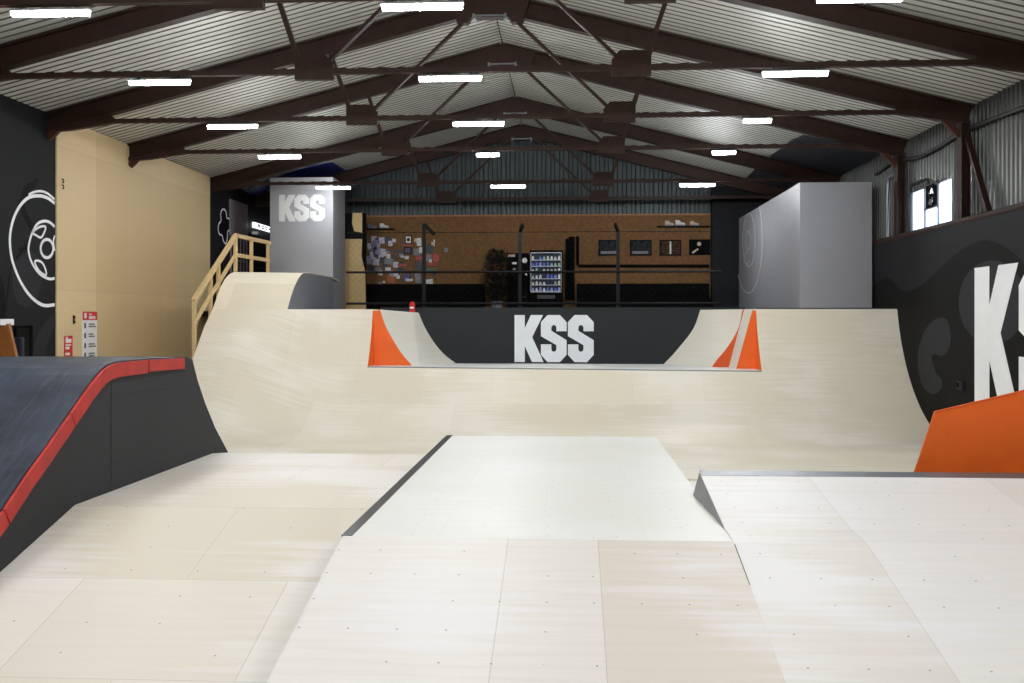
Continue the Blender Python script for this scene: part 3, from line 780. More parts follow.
m_ = MB(); m_.prism([(XC0, 1.34)] + [(XC0, ZT)] + [(a_ - 0.004, z) for a_, z in cf] + [(-3.53, 1.34)], 'y', yl + 0.002, yl + 0.02); m_.build('front_panel', 'orange', hp)
rows = [[(a_[0] + (b_[0] - a_[0]) * t_, YS + (YD - YS) * t_, a_[1] + (b_[1] - a_[1]) * t_) for a_, b_ in zip(rf, rb)] for t_ in [i / 8 for i in range(9)]]
MB().grid(rows, (0.015, 0, -0.012), uvx=[YS + (YD - YS) * i / 8 for i in range(9)]).build('transition', 'birch_transition', hp)
m_ = MB(); m_.prism([(3.964, 2.61)] + [(a_ + 0.004, z) for a_, z in rf] + [(rf[-1][0] - 0.005, 1.25), (3.60, 1.25)], 'y', YS - 0.02, YS - 0.002); m_.build('front_panel', 'orange_dark', hp)
m_ = MB()   # steep narrow bank between the two orange panels
vs = [(4.064, yl + 0.03, 2.62), (3.692, yl + 0.03, 1.27), (3.605, YS - 0.02, 1.26), (3.964, YS - 0.02, 2.62)]
vs += [(v[0] + 0.04, v[1], v[2]) for v in vs]
m_.add(vs, [(0, 1, 2, 3), (7, 6, 5, 4), (0, 4, 5, 1), (1, 5, 6, 2), (2, 6, 7, 3), (3, 7, 4, 0)]); m_.build('steep_bank', 'birch_transition', hp)
m_ = MB(); m_.prism([(XC1, ZT), (4.06, ZT), (3.688, 1.25), (XC1, 1.25)], 'y', yl + 0.004, yl + 0.03); m_.build('front_panel', 'orange', hp)

# ---- black partition with white letters behind the pocket
kw = thing('partition_wall', (-0.3, YD + 0.1, 1.0), 'long low black partition with white KSS letters behind the pocket', 'partition')
MB().box(-4.6, 4.2, YD + 0.008, YD + 0.12, 1.0, atY(515, 307.5, YD)[1]).build('panel', 'kss_black', kw)
kx0, kz0 = atY(514.5, 362, YD); kx1, kz1 = atY(593.7, 315, YD)
KW = (kx1 - kx0) / (873 - 137) * 440; KH = kz1 - kz0
letters(lambda u, v: (kx0 + u * KW, kz0 + v * KH), kw, 'kss_white', 'y', YD + 0.002, YD + 0.009)

# ---- roll-in at the left with grey side and railing
ri = thing('roll_in', (-7.2, 24, ZT), 'tall plywood roll-in with a grey side wall beside the left railing', 'ramp')
XI = -6.396
rl = [(22.06, 2.62), (22.34, 2.90), (22.607, 3.16), (22.88, 3.34), (23.15, 3.45), (23.48, 3.523), (24.2, 3.535), (26.8, 3.535)]
rr = [(22.39, 2.62), (22.635, 2.894), (22.95, 3.15), (23.27, 3.34), (23.5, 3.44), (23.76, 3.51), (24.3, 3.535), (26.8, 3.535)]
rows = []
for i in range(7):
    t_ = i / 6; rows.append([(XW0 + (XI - XW0) * t_, a_[0] + (b_[0] - a_[0]) * t_, a_[1] + (b_[1] - a_[1]) * t_) for a_, b_ in zip(rl, rr)])
MB().grid(rows, (0, 0.012, -0.015)).build('riding_surface', 'birch_rollin', ri)
m_ = MB(); m_.prism([(y + 0.012, z - 0.01) for y, z in rr] + [(26.8, 2.6), (22.42, 2.6)], 'x', XI - 0.02, XI + 0.002); m_.build('side_panel', 'grey_rollin', ri)
m_ = MB(); m_.prism([(y + 0.02, z - 0.015) for y, z in rl] + [(26.8, 0), (22.1, 0)], 'x', XW0, XW0 + 0.02); m_.build('side_panel', 'birch_rollin', ri)
MB().tube([(XI + 0.004, y + 0.006, z + 0.004) for y, z in rr[:7]], 0.012, 6).build('edge_strip', 'birch_rollin', ri)

m_ = MB(); m_.prism([(XW0, 26.8), (XI, 26.8), (-6.74, 28.98), (XW0, 28.98)], 'z', 3.50, 3.533); m_.build('deck', 'birch_rollin', ri)

# ---- wooden railing
xr_ = XW0 - 0.06
hr = thing('handrail', (xr_, 23.5, 0), 'unpainted timber railing up the left edge of the roll-in', 'railing')
A = atX(193.5, 301, xr_); B = atX(235.5, 235.5, xr_); C = atX(269.5, 243, xr_)
Amid = (A[0], A[1] - 0.50); Bmid = (B[0], B[1] - 0.47); Cmid = (C[0], C[1] - 0.47)
def rail(p, q, w, h, nm): MB().bar((xr_, p[0], p[1]), (xr_, q[0], q[1]), w, h).build(nm, 'rail_wood', hr)
rail(A, (B[0] + 0.03, B[1] + 0.015), 0.09, 0.09, 'top_rail'); rail(B, C, 0.09, 0.09, 'top_rail')
rail(Amid, Bmid, 0.05, 0.09, 'middle_rail'); rail(Bmid, Cmid, 0.05, 0.09, 'middle_rail')
def post(y, z0, z1, w=0.075): MB().box(xr_ - w / 2, xr_ + w / 2, y - w / 2, y + w / 2, z0, z1).build('post', 'rail_wood', hr)
def zl(y): return A[1] + (B[1] - A[1]) * (y - A[0]) / (B[0] - A[0])
post(A[0] + 0.04, 0.0, A[1] - 0.03)
for y in (22.1, 22.6): post(y, 2.3 if y < 22.3 else 2.8, zl(y) - 0.04)
post(B[0], 2.9, B[1] - 0.04); post(25.0, 3.3, C[1] - 0.04); post(26.4, 3.3, C[1] - 0.04)

# ---- grey tower with letters
TYF = 29.0
tx0 = atY(270, 300, TYF)[0]; tx1 = atY(333, 300, TYF)[0]; tz = atY(300, 177.5, TYF)[1]
tw = thing('grey_tower', ((tx0 + tx1) / 2, TYF + 0.8, ZT), 'tall grey tower block with pale KSS letters behind the roll-in', 'tower')
bk = atX(345, 181, tx1)[0]
MB().box(tx0, tx1, TYF, bk, ZT - 0.002, tz).build('tower_body', 'grey_panel', tw, bevel=0.004)
lx0, lz0 = atY(279, 221.5, TYF); lx1, lz1 = atY(325, 194.5, TYF)
LW = (lx1 - lx0) / (873 - 137) * 440; LH = lz1 - lz0
letters(lambda u, v: (lx0 + u * LW, lz0 + v * LH), tw, 'grey_letter', 'y', TYF - 0.006, TYF + 0.002)

# ---- big grey block at the right with ring painting
bxl, bxr = 5.47, 7.15
by0, by1 = 24.08, 32.6
gb = thing('grey_block', (6.2, 27.5, ZT), 'big grey block on the deck at right with a ring drawing on its side', 'block')
MB().box(bxl, bxr, by0, by1, ZT - 0.001, EYE + 3.24).build('block_body', 'grey_panel', gb, bevel=0.004)
def ring_strip(cy, cz, ry, rz, w, a0, a1, fn, n=48):
    """ellipse stroke in wall coordinates (horizontal, vertical) -> one closed thin mesh through fn(h, v, lift)"""
    o_, i_ = [], []
    for k_ in range(n + 1):
        t_ = a0 + (a1 - a0) * k_ / n
        o_.append((cy + (ry + w / 2) * math.cos(t_), cz + (rz + w / 2) * math.sin(t_)))
        i_.append((cy + (ry - w / 2) * math.cos(t_), cz + (rz - w / 2) * math.sin(t_)))
    m_ = MB(); N_ = n + 1
    vs = [fn(a, b, 0.005) for a, b in o_ + i_] + [fn(a, b, 0.0) for a, b in o_ + i_]
    fs = []
    for k_ in range(n):
        fs += [(k_, k_ + 1, N_ + k_ + 1, N_ + k_), (2 * N_ + k_, 3 * N_ + k_, 3 * N_ + k_ + 1, 2 * N_ + k_ + 1), (k_, 2 * N_ + k_, 2 * N_ + k_ + 1, k_ + 1), (N_ + k_, N_ + k_ + 1, 3 * N_ + k_ + 1, 3 * N_ + k_)]
    return m_.add(vs, fs)
def poly_strip(pts, w, fn, closed=True):
    P = [Vector(p) for p in pts]; n = len(P); o_, i_ = [], []
    for k_ in range(n):
        d = (P[(k_ + 1) % n] - P[k_ - 1]).normalized() if closed else (P[min(k_ + 1, n - 1)] - P[max(k_ - 1, 0)]).normalized()
        nr = Vector((-d.y, d.x)); o_.append(P[k_] + nr * w / 2); i_.append(P[k_] - nr * w / 2)
    m_ = MB(); vs = [fn(a.x, a.y, 0.005) for a in o_ + i_] + [fn(a.x, a.y, 0.0) for a in o_ + i_]; fs = []
    for k_ in range(n if closed else n - 1):
        j = (k_ + 1) % n
        fs += [(k_, j, n + j, n + k_), (2 * n + k_, 3 * n + k_, 3 * n + j, 2 * n + j), (k_, 2 * n + k_, 2 * n + j, j), (n + k_, n + j, 3 * n + j, 3 * n + k_)]
    return m_.add(vs, fs)
fnb = lambda a, b, l: (bxl - 0.0005 - l, a, b)
yc, zc = atX(749, 239.5, bxl)
def bp(x, y): return atX(x, y, bxl)
def arc_px(cx, cy, rx, ry, a0, a1, n=40): return [bp(cx + rx * math.cos(a0 + (a1 - a0) * k_ / n), cy + ry * math.sin(a0 + (a1 - a0) * k_ / n)) for k_ in range(n + 1)]
poly_strip(arc_px(748.5, 239.5, 13.8, 53.5, -0.67, 2.42), 0.045, fnb, False).build('ring_line', 'ring_paint', gb)
poly_strip(arc_px(749, 240, 6.2, 26.5, 0, 2 * PI - 0.16), 0.04, fnb, True).build('ring_line', 'ring_paint', gb)
poly_strip(arc_px(748.3, 241, 2.6, 8.5, 0, 2 * PI - 0.16), 0.035, fnb, True).build('ring_line', 'ring_paint', gb)
poly_strip(arc_px(747, 258, 2.4, 6.0, 0.3, 5.2), 0.03, fnb, False).build('ring_line', 'ring_paint', gb)
poly_strip(arc_px(748, 226, 2.6, 5.5, 0.3, 4.6), 0.03, fnb, False).build('ring_line', 'ring_paint', gb)

# ================================================================== MURALS
fnl = lambda a, b, l: (WL + 0.0005 + l, a, b)
fnr = lambda a, b, l: (WR - 0.0005 - l, a, b)
def lp_(cx, cy): return atX(cx / 5.257, 180 + cy / 5.254, WL)
def ell(cx, cy, rx, ry, a0=0.0, a1=2 * PI, n=40):
    return [lp_(cx + rx * math.cos(a0 + (a1 - a0) * k_ / n), cy + ry * math.sin(a0 + (a1 - a0) * k_ / n)) for k_ in range(n + (0 if abs(a1 - a0 - 2 * PI) < 1e-6 else 1))]
def wallpoly(pts, fn, name, mat, parent, lift=0.003):
    m_ = MB(); n = len(pts)
    m_.add([fn(a, b, lift) for a, b in pts] + [fn(a, b, 0) for a, b in pts], [tuple(range(n)), tuple(range(n, 2 * n))[::-1]] + [(i, (i + 1) % n, n + (i + 1) % n, n + i) for i in range(n)])
    return m_.build(name, mat, parent)
def smooth_px(pts, n=8, closed=True):
    out = []; L = len(pts)
    for i in range(L if closed else L - 1):
        g = (lambda q: pts[q % L]) if closed else (lambda q: pts[min(max(q, 0), L - 1)])
        a, b, c, d = g(i - 1), g(i), g(i + 1), g(i + 2)
        for k_ in range(n):
            t_ = k_ / n
            out.append(tuple(0.5 * (2 * b[j] + (c[j] - a[j]) * t_ + (2 * a[j] - 5 * b[j] + 4 * c[j] - d[j]) * t_ ** 2 + (3 * b[j] - a[j] - 3 * c[j] + d[j]) * t_ ** 3) for j in (0, 1)))
    if not closed: out.append(pts[-1])
    return out
WH = 'white_paint'
# wheel drawing, cut off by the plywood boarding
def stroke(pts, w): poly_strip([lp_(*p) for p in smooth_px(pts, 6, False)], w, fnl, False).build('wheel_line', WH, wl)
stroke([(286, 122), (250, 95), (205, 83), (150, 92), (105, 135), (70, 205), (52, 290), (55, 375), (72, 450), (105, 530), (150, 600), (200, 645), (240, 660), (286, 655)], 0.065)
stroke([(150, 77), (180, 63), (215, 59), (250, 71), (285, 101)], 0.045)
stroke([(286, 245), (260, 222), (230, 216), (195, 232), (168, 280), (150, 345), (153, 395), (172, 445), (205, 490), (240, 513), (265, 520), (286, 516)], 0.055)
stroke([(287, 292), (280, 320), (283, 350), (287, 372)], 0.04)
poly_strip(ell(246, 360, 33, 48), 0.06, fnl).build('wheel_line', WH, wl)
poly_strip([lp_(*p) for p in smooth_px([(172, 275), (205, 248), (238, 245), (232, 275), (215, 302), (192, 292)], 5)], 0.045, fnl).build('wheel_line', WH, wl)
poly_strip([lp_(*p) for p in smooth_px([(182, 428), (205, 425), (225, 440), (240, 475), (240, 500), (212, 485), (192, 458)], 5)], 0.045, fnl).build('wheel_line', WH, wl)
for pts, mt in (([(60, 480), (75, 440), (110, 400), (160, 372), (205, 420), (222, 480), (215, 560), (190, 625), (150, 662), (110, 660), (75, 610)], 'mural_grey'),
                ([(125, 40), (170, 5), (200, -10), (190, 30), (150, 70), (130, 130), (150, 190), (180, 250), (165, 270), (130, 210), (105, 140)], 'mural_black'),
                ([(88, 362), (120, 350), (160, 300), (150, 330), (140, 362), (100, 400), (60, 470), (45, 590), (30, 680), (40, 560), (60, 450), (105, 375)], 'mural_black'),
                ([(-60, 470), (-20, 480), (10, 520), (25, 600), (28, 700), (20, 800), (-60, 800)], 'mural_black')):
    wallpoly([lp_(*p) for p in smooth_px(pts, 5)], fnl, 'painted_shape', mt, wl, 0.002)
q2 = [(x * 110 / 1024, 300 + y * 60 / 559) for x, y in [(520, 120), (455, 170), (390, 250), (345, 330), (315, 430), (305, 560), (310, 700), (410, 700), (415, 560), (430, 430), (470, 310), (520, 240)]]
wallpoly([atX(*p, WL) for p in q2], fnl, 'painted_shape', 'mural_grey', wl, 0.002)
# plus-shaped outline further along the left wall
sx_ = lambda x, y: atX(200 + x / 6.21, 180 + y / 6.209, WL)
plus = smooth_px([(186, 238), (166, 236), (163, 205), (150, 182), (134, 188), (128, 215), (130, 252), (117, 272), (112, 305), (120, 335), (137, 345), (144, 375), (158, 396), (166, 380), (170, 350), (172, 318), (190, 312)], 4, False)
poly_strip([sx_(*p) for p in plus], 0.05, fnl, False).build('plus_outline', WH, wl)
wallpoly([sx_(*p) for p in [(160, 230), (186, 240), (190, 312), (170, 330), (150, 380), (135, 340), (118, 320), (120, 280), (132, 250), (135, 200), (155, 195)]], fnl, 'painted_shape', 'mural_black', wl, 0.002)
# right wall
rp_ = lambda x, y: atX(870 + x / 3.792, 230 + y / 3.794, WR)
wave = smooth_px([(10, 215), (38, 190), (60, 180), (85, 192), (115, 225), (150, 231), (200, 205), (260, 150), (320, 95), (380, 55), (430, 38), (480, 48), (540, 82), (600, 140), (700, 190), (760, 260)], 6, False)
y_n, _ = rp_(760, 260)
yf, _ = rp_(10, 215)
wallpoly([rp_(*p) for p in wave] + [(y_n, 0.05), (yf, 0.05)], fnr, 'painted_wave', 'mural_black', wr, 0.002)
wallpoly([rp_(465 + 128 * math.cos(2 * PI * k_ / 40), 275 + 160 * math.sin(2 * PI * k_ / 40)) for k_ in range(40)], fnr, 'painted_disc', 'mural_grey', wr, 0.004)
blob = smooth_px([(270, 332), (295, 345), (308, 400), (300, 450), (275, 478), (245, 470), (235, 485), (250, 540), (275, 575), (265, 610), (235, 622), (200, 590), (182, 520), (185, 450), (210, 380), (240, 345)], 5)
wallpoly([rp_(*p) for p in blob], fnr, 'painted_shape', 'mural_grey', wr, 0.004)
KYa = atX(975, 268, WR)[0]; KZt = EYE + 0.905; KHt = 2.42
for i, pl in enumerate((LK, LS, LS2)):
    sxk = 1.72 / 266.0
    pts = [(KYa - (x - 137) * sxk - (0.16 if i else 0), KZt - (y - 93) / 440.0 * KHt) for x, y in pl]
    MB().prism(pts, 'x', WR - 0.009, WR - 0.001).build(('letter_k', 'letter_s', 'letter_s')[i], WH, wr)
jy, jz = atX(961, 386, WR)
jb = thing('junction_box', (WR - 0.03, jy, jz), 'small dark socket box low on the right wall left of the letter K', 'socket')
MB().box(WR - 0.05, WR - 0.003, jy - 0.16, jy + 0.1, jz - 0.07, jz + 0.09).build('box_body', 'mural_grey', jb, bevel=0.006)
MB().box(WR - 0.056, WR - 0.05, jy - 0.02, jy + 0.08, jz - 0.02, jz + 0.06).build('socket_hole', 'frame_black', jb)

# ================================================================== LEFT SIDE DETAILS
PX = WL + 0.031
def wall_board(name, x0, y0, x1, y1, label, cat, mat):
    a_ = atX(x0, y0, PX); b_ = atX(x1, y1, PX)
    t_ = thing(name, (PX, (a_[0] + b_[0]) / 2, b_[1]), label, cat)
    MB().box(PX, PX + 0.012, a_[0], b_[0], b_[1] - 0.3, a_[1]).build('board', mat, t_)
    return t_, a_, b_
t_, a_, b_ = wall_board('rules_poster', 82, 311.5, 96.5, 356, 'tall white rules poster with red heading on the plywood wall', 'poster', 'sign_white')
Lh = b_[0] - a_[0]
MB().box(PX + 0.012, PX + 0.016, a_[0], b_[0], a_[1] - 0.18, a_[1]).build('red_heading', 'sign_red', t_)
m_ = MB()
for zz, y0_, y1_ in ((0.045, 0.42, 0.62), (0.095, 0.42, 0.85), (0.125, 0.42, 0.88)): m_.box(PX + 0.016, PX + 0.018, a_[0] + Lh * y0_, a_[0] + Lh * y1_, a_[1] - zz - 0.025, a_[1] - zz)
m_.box(PX + 0.016, PX + 0.018, a_[0] + Lh * 0.1, a_[0] + Lh * 0.26, a_[1] - 0.14, a_[1] - 0.03)
m_.build('heading_text', 'sign_white', t_)
m_ = MB()
for k_, zz in enumerate((0.25, 0.46, 0.67, 0.87)):
    for r_ in range(2):
        w_ = (0.42, 0.30, 0.36, 0.34)[k_] + (0.08 if r_ else 0)
        x = 0.42
        while x < 0.42 + w_:
            m_.box(PX + 0.012, PX + 0.014, a_[0] + Lh * x, a_[0] + Lh * (x + 0.06), a_[1] - zz - 0.05 * r_ - 0.032, a_[1] - zz - 0.05 * r_); x += 0.085
m_.build('text_block', 'ink', t_)
m_ = MB()
for zz in (0.24, 0.45, 0.66, 0.86): m_.box(PX + 0.012, PX + 0.014, a_[0] + Lh * 0.12, a_[0] + Lh * 0.22, a_[1] - zz - 0.11, a_[1] - zz)
m_.build('number_mark', 'mural_grey', t_)
t_, a_, b_ = wall_board('small_poster', 64, 336, 72, 357, 'small red notice left of the tall rules poster', 'poster', 'sign_red')
Lh = b_[0] - a_[0]; m_ = MB()
for zz, h_, p0, p1 in ((0.02, 0.05, .15, .4), (0.06, 0.08, .12, .85), (0.17, 0.03, .12, .8), (0.22, 0.05, .12, .6), (0.34, 0.05, .1, .65)): m_.box(PX + 0.012, PX + 0.014, a_[0] + Lh * p0, a_[0] + Lh * p1, a_[1] - zz - h_, a_[1] - zz)
m_.build('text_block', 'sign_white', t_)
hy, hz = atX(73.4, 319.5, PX)
h_ = thing('door_handle', (PX, hy, hz), 'black pull handle on the plywood wall above the red notice', 'handle')
MB().box(PX, PX + 0.012, hy - 0.022, hy + 0.022, hz - 0.09, hz + 0.09).build('back_plate', 'black_plastic', h_, bevel=0.004)
MB().tube([(PX + 0.01, hy, hz - 0.07), (PX + 0.035, hy, hz - 0.06), (PX + 0.035, hy, hz + 0.06), (PX + 0.01, hy, hz + 0.07)], 0.014, 8).build('grip', 'black_plastic', h_)
ky, kz = atX(62, 183, PX)
for dz, lb in ((0.05, 'upper small dark hook near the top left of the plywood wall'), (-0.07, 'lower small dark hook near the top left of the plywood wall')):
    tag(MB().tube([(PX, ky, kz + dz + 0.03), (PX + 0.03, ky, kz + dz + 0.02), (PX + 0.035, ky, kz + dz - 0.03), (PX + 0.015, ky, kz + dz - 0.05)], 0.014, 6).build('hook', 'steel_red'), lb, 'hook', 'hooks on the plywood wall')
# square hatch on the black wall
hy0, hz0 = atX(14, 328, WL); hy1, hz1 = atX(31, 357, WL)
ht = thing('hatch', (WL, (hy0 + hy1) / 2, 1.4), 'dark framed hatch low on the black left wall', 'hatch')
MB().box(WL + 0.004, WL + 0.02, hy0, hy1, 1.3, hz0).build('panel', 'mural_black', ht)
m_ = MB(); m_.box(WL + 0.004, WL + 0.035, hy1 - 0.08, hy1, 1.3, hz0 + 0.04); m_.box(WL + 0.004, WL + 0.035, hy0, hy1, hz0, hz0 + 0.04); m_.box(WL + 0.004, WL + 0.035, hy0, hy0 + 0.06, 1.3, hz0); m_.build('frame', 'frame_black', ht)
# trestle with white top behind the launch ramp
tt = thing('trestle', (-9.0, 15.2, 0), 'wooden trestle with a white top at the left picture edge', 'trestle')
MB().box(-9.84, -8.85, 15.12, 15.5, 2.30, 2.40).build('top_board', 'sign_white', tt, bevel=0.01)
for s0, yy in ((1, 15.3), (-1, 15.3)):
    xa = -8.93 if s0 > 0 else -9.6; xb = -8.38 if s0 > 0 else -9.7
    MB().bar((xa, yy, 2.3), (xb, yy, 0.02), 0.07, 0.24, (1, 0, 0)).build('leg', 'brown_wood', tt)
MB().box(-9.6, -8.7, 15.2, 15.4, 1.2, 1.3).build('crossbar', 'brown_wood', tt)
tag(MB().box(-9.8, -8.95, 15.9, 16.0, 0.0, 2.1).build('folded_mat', 'navy', None, bevel=0.03), 'dark navy mat standing behind the trestle', 'mat')
# tall pinkish panel with a grille, lit sign
p0 = atX(231, 199, WL + 0.06); p1 = atX(248, 222, WL + 0.06)
gp = thing('grille_door', (WL + 0.04, 29, ZT), 'tall mauve panel with black bars below, left of the grey tower', 'door')
MB().box(WL + 0.002, WL + 0.06, p0[0], p1[0], 4.92, p0[1]).build('panel', 'lilac', gp)
for k_ in range(6):
    yy = p0[0] + 0.06 + (p1[0] - p0[0] - 0.12) * k_ / 5
    MB().box(WL + 0.02, WL + 0.06, yy - 0.03, yy + 0.03, ZT, 4.92).build('bar', 'lilac', gp)
for zz in (3.3, 4.2): MB().box(WL + 0.025, WL + 0.055, p0[0], p1[0], zz - 0.03, zz + 0.03).build('crossbar', 'lilac', gp)
s0 = atX(254.5, 222, WL + 0.2); s1 = atX(271, 229.5, WL + 0.2)
sg = thing('lit_sign', (WL + 0.1, s0[0], 5), 'narrow lit white sign with dark letters left of the grey tower', 'sign')
MB().box(WL + 0.12, WL + 0.2, s0[0], s0[0] + 3.0, s0[1] - 0.17, s0[1]).build('sign_box', 'bar_glow', sg)
def glyph(strokes, y, z, w, h, parent):
    m_ = MB()
    for (ax, ay, bx, by) in strokes: m_.bar((WL + 0.204, y + ax * w, z + ay * h), (WL + 0.204, y + bx * w, z + by * h), 0.008, 0.03, (0, 1, 0) if abs(bx - ax) < abs(by - ay) else (0, 0, 1))
    m_.build('letter', 'ink', parent)
GL = {'R': [(0, 0, 0, 1), (0, 1, .9, 1), (.9, 1, .9, .5), (0, .5, .9, .5), (.4, .5, 1, 0)], 'O': [(0, 0, 0, 1), (1, 0, 1, 1), (0, 0, 1, 0), (0, 1, 1, 1)], 'C': [(0, 0, 0, 1), (0, 0, 1, 0), (0, 1, 1, 1)], 'K': [(0, 0, 0, 1), (0, .5, 1, 1), (0, .5, 1, 0)]}
for k_, ch in enumerate('ROCK'): glyph(GL[ch], s0[0] + 0.35 + k_ * 0.4, s0[1] - 0.13, 0.2, 0.08, sg)
s2 = atX(258, 233, WL + 0.2)
tag(MB().box(WL, WL + 0.2, s2[0], s2[0] + 0.3, s2[1] - 0.04, s2[1] + 0.05).build('small_plate', 'sign_white'), 'tiny white plate under the lit sign', 'plate')

# ================================================================== LOUNGE AT THE BACK
struct(MB().box(WL, WR, 26.9, Y1, ZT - 0.15, ZT - 0.002).box(-6.38, WR, YD + 0.12, 26.9, ZT - 0.15, ZT - 0.002).build('floor_raised', 'lounge_floor'))
OZ = atY(500, 215, Y1)[1]
osb = struct(MB().box(-7.7, 4.69, Y1 - 0.08, Y1 - 0.01, ZT, OZ).build('wall_osb', 'osb'))
MB().box(-7.7, 4.69, Y1 - 0.10, Y1 - 0.08, OZ - 0.05, OZ).build('top_batten', 'brown_wood', osb)
dw0 = 4.69; dw1 = 5.75
struct(MB().box(dw0, 7.4, Y1 - 0.5, Y1 - 0.02, ZT, 6.75).build('wall_back_pier', 'black_wall'))
# bench row
bn = thing('bench', (-1.2, 32.6, ZT), 'long black bench along the OSB wall', 'bench')
for xa, xb in ((-7.0, -2.8), (0.25, 4.6)):
    MB().box(xa, xb, 32.3, 33.1, ZT + 0.12, ZT + 0.45).build('seat', 'black_plastic', bn, bevel=0.03)
    MB().box(xa, xb, 33.1, 33.4, ZT + 0.1, ZT + 0.95).build('backrest', 'black_plastic', bn, bevel=0.03)
    for xx in (xa + 0.2, (xa + xb) / 2, xb - 0.2): MB().box(xx - 0.04, xx + 0.04, 32.4, 33.2, ZT, ZT + 0.13).build('leg', 'black_plastic', bn)
# fence
FY = 29.9
fe = thing('fence', (-1.4, FY, ZT), 'dark steel fence with angled posts in front of the lounge', 'fence')
fx0, fx1 = -6.7, 4.5
for px_ in (424, 520, 618):
    xx = atY(px_, 272, FY)[0]
    m_ = MB(); zp = 5.27 if px_ == 424 else 5.05; m_.box(xx - 0.05, xx + 0.05, FY - 0.05, FY + 0.05, ZT, zp); m_.build('post', 'fence_steel', fe)
    sg_ = 1 if px_ < 500 else -1
    MB().bar((xx, FY, zp - 0.03), (xx + (0.35 if px_ == 424 else -0.1 if px_ == 618 else 0.1), FY - 0.3, 5.2 if px_ != 424 else 4.93), 0.07, 0.1).build('arm', 'fence_steel', fe)
for zz in (atY(512, 272, FY)[1], atY(512, 303.5, FY)[1]):
    MB().tube([(fx0, FY - 0.07, zz), (fx1, FY - 0.07, zz)], 0.035, 8).build('rail', 'fence_steel', fe)
MB().tube([(fx0, FY, 5.0), (fx1, FY, 5.0)], 0.012, 6).build('top_wire', 'fence_steel', fe)
m_ = MB(); zb, zt_ = ZT + 0.1, 4.95; st = 0.2
kk = fx0 - (zt_ - zb)
while kk < fx1:
    for sg_ in (1, -1):
        xa, xb = (kk, kk + (zt_ - zb)) if sg_ > 0 else (kk + (zt_ - zb), kk)
        t0, t1 = 0.0, 1.0
        lo, hi = fx0, fx1
        d = xb - xa
        ta, tb = sorted(((lo - xa) / d, (hi - xa) / d)); t0, t1 = max(0, ta), min(1, tb)
        if t1 > t0: m_.tube([(xa + d * t0, FY, zb + (zt_ - zb) * t0), (xa + d * t1, FY, zb + (zt_ - zb) * t1)], 0.0017, 3)
    kk += st
m_.build('wire_mesh', 'fence_steel', fe)
# beige board with dark cover at left of the fence
bx0 = atY(346, 250, 31.5)[0]; bx1 = atY(362, 250, 31.5)[0]; bx2 = atY(366, 300, 31.5)[0]
bt = atY(350, 239, 31.5)[1]; bz = atY(350, 213, 31.5)[1]
bb = thing('beige_board', (bx0, 31.5, ZT), 'pale beige board with ragged edge behind the left end of the fence', 'board')
m_ = MB(); m_.prism([(bx0 - 0.4, ZT), (bx2, ZT), (bx2 - 0.02, 3.4), (bx1 + 0.1, 3.9), (bx1 - 0.02, 4.4), (bx1, bt), (bx0 - 0.4, bt)], 'y', 31.5, 31.53); m_.build('board', 'beige', bb)
m_ = MB(); m_.prism([(bx0 - 0.4, bt), (bx1, bt), (bx1, bt + 0.2), (bx1 - 0.25, bt + 0.25), (bx1 - 0.32, bt + 0.5), (bx1 - 0.3, bz), (bx0 - 0.4, bz)], 'y', 31.49, 31.53); m_.build('dark_cover', 'mural_black', bb)
m_ = MB(); m_.prism([(bx1, bt + 0.2), (bx1, bz), (bx1 - 0.3, bz), (bx1 - 0.32, bt + 0.5), (bx1 - 0.25, bt + 0.25)], 'y', 31.5, 31.53); m_.build('ragged_piece', 'beige', bb)
MB().box(bx1 + 0.0, bx1 + 0.12, 31.55, 31.62, ZT, bz).build('dark_post', 'frame_black', bb)

# vending machines
VY = 32.4
def vx(px_): return atY(px_, 275, VY)[0]
def vz(py_): return atY(530, py_, VY)[1]
vm = thing('vending_machine', ((vx(529) + vx(563)) / 2, VY, ZT), 'black vending machine with a lit glass front full of small drinks', 'vending machine')
x0, x1 = vx(529.5), vx(563)
MB().box(x0, x1, VY + 0.12, VY + 0.8, ZT, vz(250)).build('body', 'black_plastic', vm, bevel=0.01)
gx0, gx1, gz0, gz1 = vx(531), vx(561), vz(292), vz(253)
m_ = MB()
for a, b, c, d in ((gx0 - 0.02, gx0 + 0.01, gz0, gz1), (gx1 - 0.01, gx1 + 0.02, gz0, gz1), (gx0, gx1, gz1 - 0.01, gz1 + 0.02), (gx0, gx1, gz0 - 0.02, gz0 + 0.01)): m_.box(a, b, VY - 0.02, VY + 0.121, c, d)
m_.build('window_frame', 'grey_metal', vm)
MB().box(gx0 + 0.02, gx1 - 0.02, VY + 0.1, VY + 0.125, gz0 + 0.02, gz1 - 0.02).build('back_panel', 'navy', vm)  # plain navy backing, does not glow
rowz = [gz0 + 0.03 + (gz1 - gz0 - 0.05) * k_ / 6 for k_ in range(6)]
for zz in rowz: MB().box(gx0, gx1, VY, VY + 0.12, zz - 0.012, zz).build('shelf', 'machine_light', vm)
MB().box(vx(537), vx(555), VY + 0.09, VY + 0.125, vz(298.5), vz(295)).build('hatch', 'dark_metal', vm)
rh = (gz1 - gz0 - 0.05) / 6
can = []
